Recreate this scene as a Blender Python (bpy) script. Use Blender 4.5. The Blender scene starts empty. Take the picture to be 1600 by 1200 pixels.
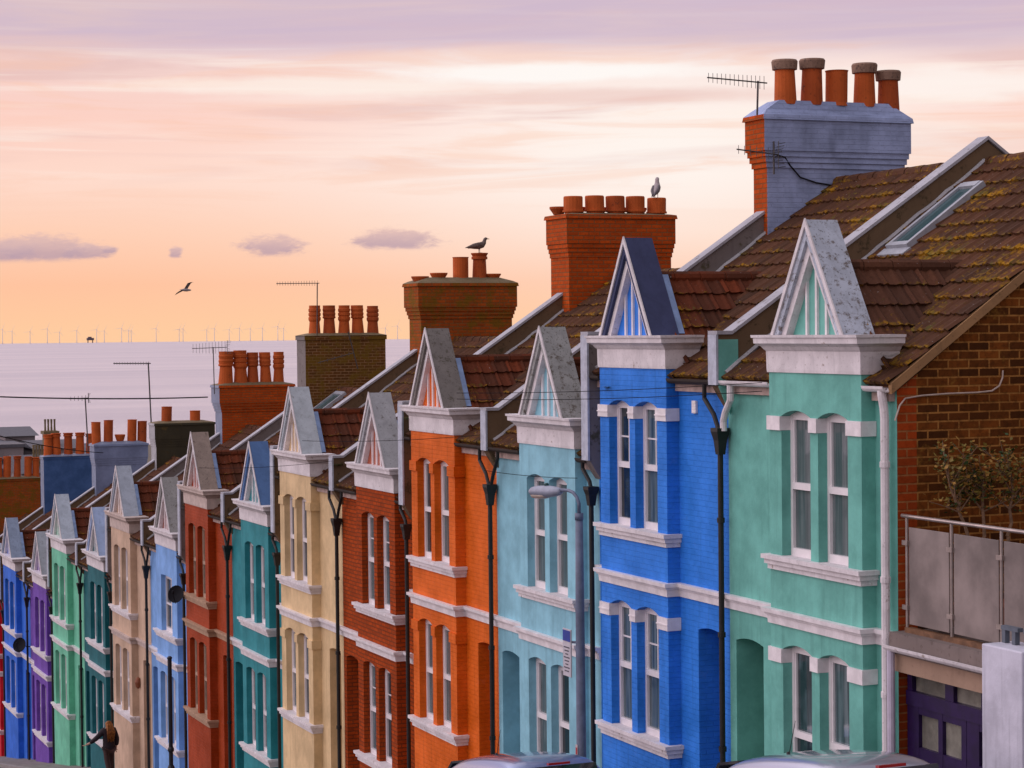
import bpy, bmesh, math, random
from mathutils import Vector, Matrix
random.seed(7)
S = bpy.context.scene
COL = S.collection
# ---------------------------------------------------------------- camera
F = 3324.0
TH = math.atan(1400 / F); PITCH = math.atan(85.4 / F); ROLL = 0.0105
c0 = Vector((math.sin(TH), math.cos(TH), 0)); UPV = Vector((0, 0, 1))
fw = c0 * math.cos(PITCH) - UPV * math.sin(PITCH)
r0 = Vector((math.cos(TH), -math.sin(TH), 0)); u0 = r0.cross(fw)
RV = r0 * math.cos(ROLL) - u0 * math.sin(ROLL); UV_ = u0 * math.cos(ROLL) + r0 * math.sin(ROLL)
cam = bpy.data.objects.new('camera', bpy.data.cameras.new('camera')); COL.objects.link(cam)
cam.matrix_world = Matrix(((RV.x, UV_.x, -fw.x, 0), (RV.y, UV_.y, -fw.y, 0), (RV.z, UV_.z, -fw.z, 0), (0, 0, 0, 1)))
cam.data.sensor_width = 36; cam.data.lens = F / 1600 * 36
cam.data.clip_start = 0.5; cam.data.clip_end = 60000
S.camera = cam
S.view_settings.view_transform = 'Standard'; S.view_settings.look = 'None'
S.view_settings.exposure = 0; S.view_settings.gamma = 1
SUN_AZ = TH + 0.12; SUN_EL = math.radians(5)
# ---------------------------------------------------------------- world
W = bpy.data.worlds.new('World'); S.world = W; W.use_nodes = True
def lin(r, g, b): return tuple(((c / 255) / 12.92 if c / 255 <= .04045 else ((c / 255 + .055) / 1.055) ** 2.4) for c in (r, g, b))
class NT:
    def __init__(s, t): s.t = t; s.n = t.nodes; s.l = t.links
    def node(s, ty, **kw):
        n = s.n.new(ty)
        for k, v in kw.items(): setattr(n, k, v)
        return n
    def put(s, sock, v):
        if hasattr(v, 'is_linked') or isinstance(v, bpy.types.NodeSocket): s.l.new(v, sock)
        else:
            if isinstance(v, tuple) and len(v) == 3 and sock.type == 'RGBA': v = v + (1,)
            sock.default_value = v
    def m(s, op, a, b=0.0, c=0.0, clamp=False):
        n = s.node('ShaderNodeMath', operation=op); n.use_clamp = clamp
        s.put(n.inputs[0], a); s.put(n.inputs[1], b); s.put(n.inputs[2], c)
        return n.outputs[0]
    def mix(s, f, a, b, mode='MIX'):
        n = s.node('ShaderNodeMix', data_type='RGBA', blend_type=mode)
        s.put(n.inputs[0], f); s.put(n.inputs[6], a); s.put(n.inputs[7], b)
        return n.outputs[2]
    def ramp(s, f, stops, interp='LINEAR'):
        n = s.node('ShaderNodeValToRGB'); n.color_ramp.interpolation = interp
        e = n.color_ramp.elements
        while len(e) < len(stops): e.new(0.5)
        for i, (p, c) in enumerate(stops):
            e[i].position = p
            e[i].color = (c, c, c, 1) if not isinstance(c, tuple) else c + (1,)
        s.put(n.inputs[0], f)
        return n.outputs[0]
    def noise(s, vec, scale, detail=4, rough=.55, dist=0.0):
        n = s.node('ShaderNodeTexNoise')
        if vec is not None: s.put(n.inputs['Vector'], vec)
        n.inputs['Scale'].default_value = scale; n.inputs['Detail'].default_value = detail
        n.inputs['Roughness'].default_value = rough; n.inputs['Distortion'].default_value = dist
        return n.outputs['Fac']
    def comb(s, x, y, z=0.0):
        n = s.node('ShaderNodeCombineXYZ')
        for i, v in enumerate((x, y, z)): s.put(n.inputs[i], v)
        return n.outputs[0]
    def sep(s, v):
        n = s.node('ShaderNodeSeparateXYZ'); s.put(n.inputs[0], v); return n.outputs
    def smooth(s, v, a, b):
        n = s.node('ShaderNodeMapRange', interpolation_type='SMOOTHSTEP')
        s.put(n.inputs[0], v); n.inputs[1].default_value = a; n.inputs[2].default_value = b
        n.inputs[3].default_value = 0; n.inputs[4].default_value = 1
        return n.outputs[0]
def build_world():
    w = NT(W.node_tree); w.n.clear()
    tc = w.node('ShaderNodeTexCoord'); x, y, z = w.sep(tc.outputs['Generated'])
    el = w.m('ARCSINE', z)
    az = w.m('SUBTRACT', w.m('ARCTAN2', x, y), TH)          # 0 = down the middle of the street view
    # colour of the evening sky by elevation (radians)
    es = w.m('DIVIDE', w.m('MAXIMUM', el, 0.0), 0.32)
    L = lin
    base = w.ramp(es, [(0, L(255, 204, 160)), (.07, L(255, 196, 160)), (.15, L(255, 208, 182)), (.22, L(255, 218, 202)), (.31, L(253, 208, 195)),
                       (.38, L(246, 212, 206)), (.44, L(218, 192, 202)), (.50, L(205, 186, 207)), (.62, L(178, 168, 206)), (1, L(196, 194, 226))])
    # warm side glow towards the hidden sun
    dx = w.m('SUBTRACT', az, .07); dy = w.m('SUBTRACT', el, .085)
    g = w.m('ADD', w.m('POWER', w.m('DIVIDE', dx, .14), 2.0), w.m('POWER', w.m('DIVIDE', dy, .05), 2.0))
    glow = w.m('EXPONENT', w.m('MULTIPLY', g, -.9))
    col = w.mix(w.m('MULTIPLY', glow, .9), base, L(255, 248, 242))
    # streaks of high cloud
    n1 = w.noise(w.comb(w.m('MULTIPLY', az, 5.0), w.m('MULTIPLY', el, 62.0), 3.3), 1.0, 6, .55, .6)
    n2 = w.noise(w.comb(w.m('MULTIPLY', az, 3.2), w.m('MULTIPLY', el, 34.0), 9.1), 1.0, 5, .5, .5)
    up = w.smooth(el, .055, .105)
    col = w.mix(w.m('MULTIPLY', w.m('MULTIPLY', w.smooth(n1, .50, .68), up), .55), col, L(226, 186, 182))
    col = w.mix(w.m('MULTIPLY', w.m('MULTIPLY', w.smooth(n2, .50, .68), w.m('MULTIPLY', up, w.m('ADD', .35, w.m('MULTIPLY', .4, w.smooth(az, -.18, .05))))), 1.0), col, L(255, 243, 234))
    n5 = w.noise(w.comb(w.m('MULTIPLY', az, 4.0), w.m('MULTIPLY', el, 150.0), 33.0), 1.0, 5, .55, .5)
    col = w.mix(w.m('MULTIPLY', w.m('MULTIPLY', w.smooth(n5, .52, .68), w.smooth(el, .06, .085)), .5), col, L(255, 240, 230))
    n3 = w.noise(w.comb(w.m('MULTIPLY', az, 7.0), w.m('MULTIPLY', el, 90.0), 21.0), 1.0, 6, .6, .8)
    col = w.mix(w.m('MULTIPLY', w.m('MULTIPLY', w.smooth(n3, .48, .66), w.smooth(el, .04, .08)), .38), col, L(250, 198, 172))
    # grey-lavender sheet at the top with a ragged lower edge
    edge = w.m('ADD', .131, w.m('MULTIPLY', w.m('SUBTRACT', n2, .5), .05))
    edge = w.m('ADD', edge, w.m('MULTIPLY', az, -.008))
    sheet = w.smooth(w.m('SUBTRACT', el, edge), -.008, .010)
    shc = w.mix(w.smooth(n1, .35, .7), L(206, 184, 204), L(222, 196, 200))
    col = w.mix(w.m('MULTIPLY', w.m('MULTIPLY', sheet, w.smooth(el, .30, .17)), .85), col, shc)
    # bright gap under the sheet
    def ell(ax, ey, rx, ry, sc, amt):
        nn = w.noise(w.comb(w.m('MULTIPLY', az, sc), w.m('MULTIPLY', el, sc * 3.0), ax * 50), 1.0, 5, .6)
        q = w.m('ADD', w.m('POWER', w.m('DIVIDE', w.m('SUBTRACT', az, ax), rx), 2.0), w.m('POWER', w.m('DIVIDE', w.m('SUBTRACT', el, ey), ry), 2.0))
        return w.m('ADD', w.m('SQRT', q), w.m('MULTIPLY', w.m('SUBTRACT', nn, .5), amt))
    e1 = ell(.022, .1195, .085, .0052, 30, .9); col = w.mix(w.m('MULTIPLY', w.smooth(e1, 1.2, .45), .9), col, L(255, 250, 246))
    e1 = ell(-.10, .114, .085, .0045, 30, 1.2); col = w.mix(w.m('MULTIPLY', w.smooth(e1, 1.3, .4), .6), col, L(255, 244, 234))
    e1 = ell(.20, .110, .07, .009, 26, 1.0); col = w.mix(w.m('MULTIPLY', w.smooth(e1, 1.3, .4), .75), col, L(255, 246, 240))
    e1 = ell(.05, .108, .10, .0045, 26, 1.0); col = w.mix(w.m('MULTIPLY', w.smooth(e1, 1.3, .4), .6), col, L(236, 200, 192))
    # small flat bottomed mauve clouds
    for ax, ey, rx, ry in ((-.218, .0390, .024, .0068), (-.238, .0378, .020, .0056), (-.196, .0378, .011, .0042), (-.1115, .0398, .0165, .0056), (-.0535, .0424, .0195, .0055), (-.156, .0372, .003, .0030), (-.186, .0385, .004, .002)):
        na = w.noise(w.comb(w.m('MULTIPLY', az, 150.0), w.m('MULTIPLY', el, 420.0), ax * 50), 1.0, 6, .68, .4)
        e2 = w.m('ADD', ell(ax, ey, rx, ry, 75, 1.0), w.m('MULTIPLY', w.m('SUBTRACT', na, .5), 1.3))
        low = w.smooth(el, ey - ry * 1.05, ey - ry * .5)
        dens = w.m('MULTIPLY', w.smooth(e2, 1.25, .55), low)
        col = w.mix(w.m('MULTIPLY', dens, .82), col, w.mix(w.smooth(w.m('ADD', el, w.m('MULTIPLY', w.m('SUBTRACT', na, .5), .006)), ey - ry * .6, ey + ry), L(186, 158, 172), L(222, 186, 182)))
    # away from the sunset the sky turns to cool dusk
    ca = w.m('COSINE', w.m('SUBTRACT', az, .10))
    dusk = w.ramp(w.m('DIVIDE', w.m('MAXIMUM', el, 0.0), 1.571), [(0, L(202, 175, 174)), (.12, L(193, 176, 184)), (.4, L(199, 189, 198)), (1, L(205, 200, 210))])
    side = w.m('COSINE', w.m('SUBTRACT', az, -1.45 ))     # the open sky over the sea, left of the terrace, is the bright side
    gain = w.m('ADD', .80, w.m('MULTIPLY', w.smooth(side, -.45, 1.0), 2.45))
    gain = w.m('MULTIPLY', gain, w.m('ADD', 1.0, w.m('MULTIPLY', w.smooth(el, .3, 1.4), -.30)))
    gn = w.node('ShaderNodeVectorMath', operation='SCALE'); w.put(gn.inputs[0], dusk); w.put(gn.inputs['Scale'], gain); dusk = gn.outputs[0]
    col = w.mix(w.m('MAXIMUM', w.smooth(ca, .88, .45), w.smooth(el, .22, .5)), col, dusk)
    sky = w.node('ShaderNodeTexSky', sky_type='NISHITA'); sky.sun_disc = False
    sky.sun_elevation = SUN_EL; sky.sun_rotation = SUN_AZ
    upper = w.smooth(el, .25, .8)
    nish = w.mix(1.0, sky.outputs[0], (.12, .12, .12), 'MULTIPLY')
    col = w.mix(w.m('MULTIPLY', upper, .25), col, nish, 'ADD')
    below = w.smooth(el, -.004, -.02)
    col = w.mix(below, col, (.10, .09, .11))
    bg = w.node('ShaderNodeBackground'); w.put(bg.inputs[0], col); bg.inputs[1].default_value = 1.0
    o = w.node('ShaderNodeOutputWorld'); w.l.new(bg.outputs[0], o.inputs[0])
build_world()
# ---------------------------------------------------------------- sun (behind thin cloud over the sea)
sl = bpy.data.lights.new('sun', 'SUN'); sl.energy = 1.1; sl.angle = math.radians(12); sl.color = (1, .62, .36)
so = bpy.data.objects.new('sun', sl); COL.objects.link(so)
sd = Vector((math.sin(SUN_AZ) * math.cos(SUN_EL), math.cos(SUN_AZ) * math.cos(SUN_EL), math.sin(SUN_EL)))
so.rotation_euler = sd.to_track_quat('Z', 'Y').to_euler()
# ---------------------------------------------------------------- materials
MATS = {}
def newmat(name):
    m = bpy.data.materials.new(name); m.use_nodes = True
    t = NT(m.node_tree); b = m.node_tree.nodes['Principled BSDF']
    return m, t, b
def simple(name, rgb, rough=.6, metal=0.0, var=.15, vs=6.0, bump=0.0, bs=40.0, spec=.4):
    if name in MATS: return MATS[name]
    m, t, b = newmat(name)
    tc = t.node('ShaderNodeTexCoord').outputs['Object']
    n = t.noise(tc, vs, 5, .6)
    f = t.smooth(n, .3, .75)
    dark = tuple(c * (1 - var) for c in rgb); lite = tuple(min(1, c * (1 + var)) for c in rgb)
    t.put(b.inputs['Base Color'], t.mix(f, dark, lite))
    b.inputs['Roughness'].default_value = rough; b.inputs['Metallic'].default_value = metal
    b.inputs['Specular IOR Level'].default_value = spec
    if bump:
        bn = t.node('ShaderNodeBump'); bn.inputs['Strength'].default_value = bump; bn.inputs['Distance'].default_value = .01
        t.put(bn.inputs['Height'], t.noise(tc, bs, 4, .6)); t.l.new(bn.outputs[0], b.inputs['Normal'])
    MATS[name] = m; return m
def uvnode(t): return t.node('ShaderNodeTexCoord').outputs['UV']
def bricktex(t, vec, bw=.232, rh=.08, ms=.011, c1=(1, 1, 1), c2=(0, 0, 0), mc=(0, 0, 0), bias=0.0):
    n = t.node('ShaderNodeTexBrick'); t.put(n.inputs['Vector'], vec)
    n.inputs['Color1'].default_value = c1 + (1,); n.inputs['Color2'].default_value = c2 + (1,); n.inputs['Mortar'].default_value = mc + (1,)
    n.inputs['Scale'].default_value = 1; n.inputs['Brick Width'].default_value = bw; n.inputs['Row Height'].default_value = rh
    n.inputs['Mortar Size'].default_value = ms; n.inputs['Mortar Smooth'].default_value = .3; n.inputs['Bias'].default_value = bias
    return n
def painted(name, rgb, brick=True, dirt=.4):
    """masonry paint over brick or render"""
    if name in MATS: return MATS[name]
    m, t, b = newmat(name)
    uv = uvnode(t); tc = t.node('ShaderNodeTexCoord').outputs['Object']
    n = t.noise(tc, 1.3, 6, .65); n2 = t.noise(tc, 11, 4, .6)
    ox, oy, oz = t.sep(tc)
    streak = t.noise(t.comb(t.m('MULTIPLY', oy, 7.0), t.m('MULTIPLY', oz, .5), ox), 1.0, 4, .6)
    fade = t.mix(t.smooth(n, .3, .7), tuple(c * .80 for c in rgb), tuple(min(1, c * 1.14 + .015) for c in rgb))
    fade = t.mix(t.m('MULTIPLY', t.smooth(streak, .52, .74), dirt), fade, tuple(c * .55 for c in rgb))
    n4 = t.noise(tc, 3.1, 8, .75, .4)
    fade = t.mix(t.m('MULTIPLY', t.smooth(n4, .60, .66), .35), fade, tuple(min(1, c * .8 + .05) for c in rgb))
    fade = t.mix(t.m('MULTIPLY', t.smooth(n2, .60, .8), .35), fade, tuple(min(1, c * 1.25 + .03) for c in rgb))
    t.put(b.inputs['Base Color'], fade); b.inputs['Roughness'].default_value = .6; b.inputs['Specular IOR Level'].default_value = .15
    bn = t.node('ShaderNodeBump'); bn.inputs['Distance'].default_value = .012
    if brick:
        br = bricktex(t, uv, c1=(1, 1, 1), c2=(.75, .75, .75))
        h = t.m('ADD', t.m('MULTIPLY', br.outputs['Color'], .8), t.m('MULTIPLY', n2, .5)); bn.inputs['Strength'].default_value = .9
    else:
        h = t.m('ADD', t.m('MULTIPLY', t.noise(tc, 45, 3, .6), .3), t.m('MULTIPLY', t.noise(tc, 5, 4, .6), .9)); bn.inputs['Strength'].default_value = .45
    t.put(bn.inputs['Height'], h); t.l.new(bn.outputs[0], b.inputs['Normal'])
    MATS[name] = m; return m
def brickmat(name, c1, c2, mort, bw=.232, rh=.08, ms=.012, moss=0.0, mosscol=(.16, .13, .03), soot=.3):
    if name in MATS: return MATS[name]
    m, t, b = newmat(name)
    uv = uvnode(t); tc = t.node('ShaderNodeTexCoord').outputs['Object']
    br = bricktex(t, uv, bw, rh, ms, c1, c2, mort)
    c = br.outputs['Color']
    n = t.noise(tc, 1.6, 6, .65); n2 = t.noise(tc, 14, 4, .65)
    c = t.mix(t.m('MULTIPLY', t.smooth(n2, .4, .7), .5), c, tuple(k * .55 for k in c1))
    c = t.mix(t.m('MULTIPLY', t.smooth(n, .45, .75), soot), c, tuple(k * .35 for k in c2))
    if moss:
        c = t.mix(t.m('MULTIPLY', t.smooth(t.noise(tc, 2.3, 6, .7), .60 - .28 * moss, .72 - .2 * moss), .85), c, mosscol)
    t.put(b.inputs['Base Color'], c); b.inputs['Roughness'].default_value = .85; b.inputs['Specular IOR Level'].default_value = .08
    bn = t.node('ShaderNodeBump'); bn.inputs['Strength'].default_value = .7; bn.inputs['Distance'].default_value = .012
    t.put(bn.inputs['Height'], t.m('ADD', t.m('SUBTRACT', 1.0, br.outputs['Fac']), t.m('MULTIPLY', n2, .5))); t.l.new(bn.outputs[0], b.inputs['Normal'])
    MATS[name] = m; return m
def tilemat(name, rgb, alt, moss, mosscol=(.40, .195, .008)):
    if name in MATS: return MATS[name]
    m, t, b = newmat(name)
    uv = uvnode(t); tc = t.node('ShaderNodeTexCoord').outputs['Object']
    u, v, _ = t.sep(uv)
    fu = t.m('FLOOR', t.m('DIVIDE', u, .30)); fv = t.m('FLOOR', t.m('DIVIDE', v, .33))
    wn = t.node('ShaderNodeTexWhiteNoise', noise_dimensions='2D'); t.put(wn.inputs['Vector'], t.comb(fu, fv))
    n = t.noise(tc, 1.1, 6, .7); n2 = t.noise(tc, 16, 5, .7); n3 = t.noise(t.comb(t.m('MULTIPLY', u, 2.2), t.m('MULTIPLY', v, .7)), 2.0, 5, .7)
    c = t.mix(wn.outputs['Value'], rgb, alt)
    c = t.mix(t.m('MULTIPLY', t.smooth(n2, .45, .72), .6), c, tuple(k * .45 for k in rgb))
    mm = t.m('ADD', t.m('MULTIPLY', n, .55), t.m('MULTIPLY', n2, .45))
    fr_ = t.m('FRACT', t.m('DIVIDE', v, .33)); mm = t.m('ADD', mm, t.m('MULTIPLY', t.smooth(fr_, .35, .05), .07))
    mask = t.smooth(mm, .66 - .26 * moss, .76 - .22 * moss)
    c = t.mix(t.m('MULTIPLY', mask, .9), c, t.mix(t.smooth(n3, .4, .65), mosscol, (.10, .095, .02)))
    sp = t.noise(tc, 34, 2, .5)
    c = t.mix(t.smooth(sp, .735, .77), c, (.45, .42, .40))
    t.put(b.inputs['Base Color'], c); b.inputs['Roughness'].default_value = .8; b.inputs['Specular IOR Level'].default_value = .12
    bn = t.node('ShaderNodeBump'); bn.inputs['Strength'].default_value = .6; bn.inputs['Distance'].default_value = .015
    t.put(bn.inputs['Height'], t.m('ADD', n2, t.m('MULTIPLY', mask, .4))); t.l.new(bn.outputs[0], b.inputs['Normal'])
    MATS[name] = m; return m
def mottled(name, rgb, spot, amt=.5, sc=9.0, rough=.8):
    if name in MATS: return MATS[name]
    m, t, b = newmat(name)
    tc = t.node('ShaderNodeTexCoord').outputs['Object']
    n = t.noise(tc, sc, 6, .7); n2 = t.noise(tc, sc * .35, 5, .65, .5); n3 = t.noise(tc, sc * 3.2, 3, .6)
    c = t.mix(t.smooth(n2, .35, .7), tuple(k * .86 for k in rgb), tuple(min(1, k * 1.08) for k in rgb))
    ox, oy, oz = t.sep(tc)
    c = t.mix(t.m('MULTIPLY', t.smooth(t.noise(t.comb(t.m('MULTIPLY', ox, 7.0), t.m('MULTIPLY', oy, 7.0), t.m('MULTIPLY', oz, .8)), 1.0, 5, .65), .52, .75), .55), c, tuple(k * .6 for k in rgb))
    c = t.mix(t.m('MULTIPLY', t.smooth(n, .66 - amt * .2, .74 - amt * .1), .9), c, spot)
    c = t.mix(t.m('MULTIPLY', t.smooth(n3, .60, .68), amt), c, tuple(k * .5 for k in spot))
    t.put(b.inputs['Base Color'], c); b.inputs['Roughness'].default_value = rough; b.inputs['Specular IOR Level'].default_value = .3
    bn = t.node('ShaderNodeBump'); bn.inputs['Strength'].default_value = .4; bn.inputs['Distance'].default_value = .01
    t.put(bn.inputs['Height'], n); t.l.new(bn.outputs[0], b.inputs['Normal'])
    MATS[name] = m; return m
def glassmat(name, room, cloth, amount, split=None):
    """window glass with whatever hangs behind it: net curtain folds, or a blind pulled part way"""
    if name in MATS: return MATS[name]
    m, t, b = newmat(name)
    tc = t.node('ShaderNodeTexCoord').outputs['Object']
    ox, oy, oz = t.sep(tc)
    fold = t.noise(t.comb(t.m('MULTIPLY', oy, 13.0), t.m('MULTIPLY', oz, .5), ox), 1.0, 4, .6)
    big = t.noise(tc, 1.1, 3, .5)
    f = t.m('MULTIPLY', t.smooth(fold, .36, .66), t.smooth(big, .62 - .4 * amount, .75 - .4 * amount))
    t.put(b.inputs['Base Color'], t.mix(f, room, cloth)); b.inputs['Roughness'].default_value = .05; b.inputs['Specular IOR Level'].default_value = .9
    bn = t.node('ShaderNodeBump'); bn.inputs['Strength'].default_value = .12; bn.inputs['Distance'].default_value = .02
    t.put(bn.inputs['Height'], t.noise(tc, 2.2, 2, .5)); t.l.new(bn.outputs[0], b.inputs['Normal'])
    MATS[name] = m; return m
WHITE = simple('white_paint', (.78, .74, .75), .5, var=.13, vs=5, bump=.25)
WHITE_DIRTY = mottled('weathered_white_paint', (.74, .70, .71), (.27, .20, .15), .25, 7)
UPVC = simple('white_window_plastic', (.80, .76, .77), .35, var=.05)
GLASSES = [glassmat('window_glass', (.022, .040, .048), (.10, .15, .17), .5), glassmat('window_glass_dark_room', (.014, .022, .026), (.06, .085, .095), .35),
           glassmat('window_glass_net_curtain', (.045, .075, .085), (.16, .22, .24), .8), glassmat('window_glass_blind', (.07, .10, .105), (.15, .185, .19), .7)]
GLASS = GLASSES[0]
BLACK = simple('black_iron', (.012, .012, .011), .5, var=.3)
DARKW = simple('dark_weathered_timber', (.035, .025, .02), .7)
TERRA = mottled('terracotta', (.52, .105, .018), (.16, .04, .014), .25, 6)
TERRA2 = mottled('sooty_terracotta', (.42, .082, .016), (.10, .03, .014), .4, 5)
MORTAR = mottled('mossy_mortar', (.19, .145, .08), (.12, .085, .02), .5, 6)
RENDER_GREY = mottled('grey_cement_render', (.20, .175, .165), (.07, .06, .03), .45, 3.2)
RENDER_BROWN = mottled('brown_stained_render', (.155, .10, .055), (.06, .045, .02), .5, 3.2)
CONC = mottled('pale_concrete', (.40, .40, .42), (.12, .11, .10), .3, 5)
CAP = mottled('weathered_pot_cap', (.27, .17, .12), (.08, .055, .045), .6, 9)
METAL = simple('aerial_alloy', (.10, .095, .095), .45, metal=.6, var=.25)
ROOF = tilemat('brown_concrete_tiles', (.125, .050, .027), (.070, .032, .02), .36)
ROOFG = tilemat('mossy_brown_tiles', (.122, .051, .026), (.068, .033, .02), .50)
ROOFD = tilemat('red_brown_tiles', (.17, .038, .014), (.07, .028, .016), .25)
LEAD = mottled('blue_grey_lead', (.20, .25, .36), (.09, .10, .14), .25, 5, .5)
# ---------------------------------------------------------------- mesh helpers
class MB:
    def __init__(s): s.v = []; s.f = []; s.mi = []; s.uv = {}
    def vert(s, p): s.v.append(tuple(p)); return len(s.v) - 1
    def face(s, pts, mi=0, uv=None):
        s.f.append([s.vert(p) for p in pts]); s.mi.append(mi)
        if uv: s.uv[len(s.f) - 1] = uv
    def quad(s, a, b, c, d, mi=0): s.face((a, b, c, d), mi)
    def box(s, p, q, mi=0):
        (x0, y0, z0), (x1, y1, z1) = p, q
        P = [(x0, y0, z0), (x1, y0, z0), (x1, y1, z0), (x0, y1, z0), (x0, y0, z1), (x1, y0, z1), (x1, y1, z1), (x0, y1, z1)]
        b = [s.vert(k) for k in P]
        for f in ((3, 2, 1, 0), (4, 5, 6, 7), (0, 1, 5, 4), (1, 2, 6, 5), (2, 3, 7, 6), (3, 0, 4, 7)):
            s.f.append([b[i] for i in f]); s.mi.append(mi)
    def prism(s, poly, off, mi=0, mi_cap=None):
        """closed polygon (3D points) extruded by vector off"""
        off = Vector(off); a = [s.vert(p) for p in poly]; b = [s.vert(Vector(p) + off) for p in poly]; n = len(poly)
        s.f.append(a[::-1]); s.mi.append(mi if mi_cap is None else mi_cap)
        s.f.append(b); s.mi.append(mi if mi_cap is None else mi_cap)
        for i in range(n):
            j = (i + 1) % n; s.f.append([a[i], a[j], b[j], b[i]]); s.mi.append(mi)
    def tube(s, pts, rad, seg=8, mi=0, cap=True):
        pts = [Vector(p) for p in pts]; n = len(pts)
        if not isinstance(rad, (list, tuple)): rad = [rad] * n
        rings = []; ref = None
        for i, p in enumerate(pts):
            d = (pts[min(i + 1, n - 1)] - pts[max(i - 1, 0)]).normalized()
            if ref is None: ref = Vector((0, 0, 1)) if abs(d.z) < .9 else Vector((1, 0, 0))
            sx = d.cross(ref).normalized(); sy = sx.cross(d).normalized(); ref = sy
            r = rad[i]; rx, ry = r if isinstance(r, tuple) else (r, r)
            rings.append([s.vert(p + sx * math.cos(t) * rx + sy * math.sin(t) * ry) for t in (2 * math.pi * k / seg for k in range(seg))])
        for a, b in zip(rings, rings[1:]):
            for k in range(seg): s.f.append([a[k], a[(k + 1) % seg], b[(k + 1) % seg], b[k]]); s.mi.append(mi)
        if cap:
            s.f.append(rings[0][::-1]); s.mi.append(mi); s.f.append(rings[-1]); s.mi.append(mi)
    def lathe(s, c, prof, seg=14, mi=0, tilt=(0, 0)):
        """prof: (radius, z) list about a vertical axis through c"""
        rings = []
        for r, z in prof:
            rings.append([s.vert((c[0] + r * math.cos(2 * math.pi * k / seg) + tilt[0] * z, c[1] + r * math.sin(2 * math.pi * k / seg) + tilt[1] * z, c[2] + z)) for k in range(seg)])
        for a, b in zip(rings, rings[1:]):
            for k in range(seg): s.f.append([a[k], a[(k + 1) % seg], b[(k + 1) % seg], b[k]]); s.mi.append(mi)
        s.f.append(rings[0][::-1]); s.mi.append(mi); s.f.append(rings[-1]); s.mi.append(mi)
    def loft(s, rings, mi=0, cap=True, closed=True):
        R = [[s.vert(p) for p in r] for r in rings]; n = len(R[0])
        for a, b in zip(R, R[1:]):
            for k in range(n if closed else n - 1): s.f.append([a[k], a[(k + 1) % n], b[(k + 1) % n], b[k]]); s.mi.append(mi)
        if cap and closed: s.f.append(R[0][::-1]); s.mi.append(mi); s.f.append(R[-1]); s.mi.append(mi)
    def build(s, name, mats, parent=None, smooth=False, origin=None, label=None, bevel=0.0):
        if not isinstance(mats, (list, tuple)): mats = [mats]
        o = Vector((0, 0, 0))
        if parent is not None and origin is None: o = rootpos(parent)
        elif origin is not None: o = Vector(origin)
        me = bpy.data.meshes.new(name)
        me.from_pydata([tuple(Vector(v) - o) for v in s.v], [], s.f)
        for m in mats: me.materials.append(m)
        me.polygons.foreach_set('material_index', s.mi)
        uvl = me.uv_layers.new(name='uv')
        for pi, p in enumerate(me.polygons):
            if smooth: p.use_smooth = True
            ex = s.uv.get(pi)
            for k, li in enumerate(p.loop_indices):
                if ex: uvl.data[li].uv = ex[k]; continue
                x, y, z = s.v[me.loops[li].vertex_index]; n = p.normal
                ax = max(range(3), key=lambda i: abs(n[i]))
                uvl.data[li].uv = (y, z) if ax == 0 else ((x, z) if ax == 1 else (x, y))
        me.update()
        ob = bpy.data.objects.new(name, me); COL.objects.link(ob)
        if parent is not None: ob.parent = parent
        elif origin is not None: ob.location = o
        if bevel:
            bv = ob.modifiers.new('bevel', 'BEVEL'); bv.width = bevel; bv.segments = 2; bv.limit_method = 'ANGLE'
        if label: ob['label'] = label
        return ob
def rootpos(o):
    p = Vector((0, 0, 0))
    while o is not None: p += o.location; o = o.parent
    return p
def thing(name, label, cat, loc, group=None):
    o = bpy.data.objects.new(name, None); COL.objects.link(o); o.location = loc; o.empty_display_size = .3
    o['label'] = label; o['category'] = cat
    if group: o['group'] = group
    return o
def tag(o, label, cat, group=None):
    o['label'] = label; o['category'] = cat
    if group: o['group'] = group
    return o
def structure(o): o['kind'] = 'structure'; return o
def arcpts(a0, a1, zs, rise, n=8):
    return [(a0 + (a1 - a0) * k / n, zs + rise * (1 - (2 * k / n - 1) ** 2)) for k in range(n + 1)]
def panel(mb, P, a0, a1, z0, z1, ops, depth, mi=0, mir=None):
    """wall panel with arched openings and reveals. P(a, d, z) -> world; panel lies at d=0, reveals run to d=depth.
    ops: (a_lo, a_hi, z_bottom, z_spring, rise); openings share column ranges"""
    mir = mi if mir is None else mir
    cols = sorted({(o[0], o[1]) for o in ops}); x = a0
    for c0_, c1_ in cols + [(a1, a1)]:
        if c0_ > x: mb.face((P(x, 0, z0), P(c0_, 0, z0), P(c0_, 0, z1), P(x, 0, z1)), mi)
        if c1_ > c0_:
            zz = z0
            for o in sorted((o for o in ops if (o[0], o[1]) == (c0_, c1_)), key=lambda o: o[2]):
                zb, zs, rise = o[2:5]
                if zb > zz: mb.face((P(c0_, 0, zz), P(c1_, 0, zz), P(c1_, 0, zb), P(c0_, 0, zb)), mi)
                ar = arcpts(c0_, c1_, zs, rise); top = zs + rise + .06
                for (p, q), (p2, q2) in zip(ar, ar[1:]):
                    mb.face((P(p, 0, q), P(p2, 0, q2), P(p2, 0, top), P(p, 0, top)), mi)
                    mb.face((P(p, 0, q), P(p2, 0, q2), P(p2, depth, q2), P(p, depth, q)), mir)
                for s in (c0_, c1_): mb.face((P(s, 0, zb), P(s, depth, zb), P(s, depth, zs), P(s, 0, zs)), mir)
                mb.face((P(c0_, 0, zb), P(c1_, 0, zb), P(c1_, depth, zb), P(c0_, depth, zb)), mir)
                zz = top
            if zz < z1: mb.face((P(c0_, 0, zz), P(c1_, 0, zz), P(c1_, 0, z1), P(c0_, 0, z1)), mi)
        x = c1_
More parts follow.
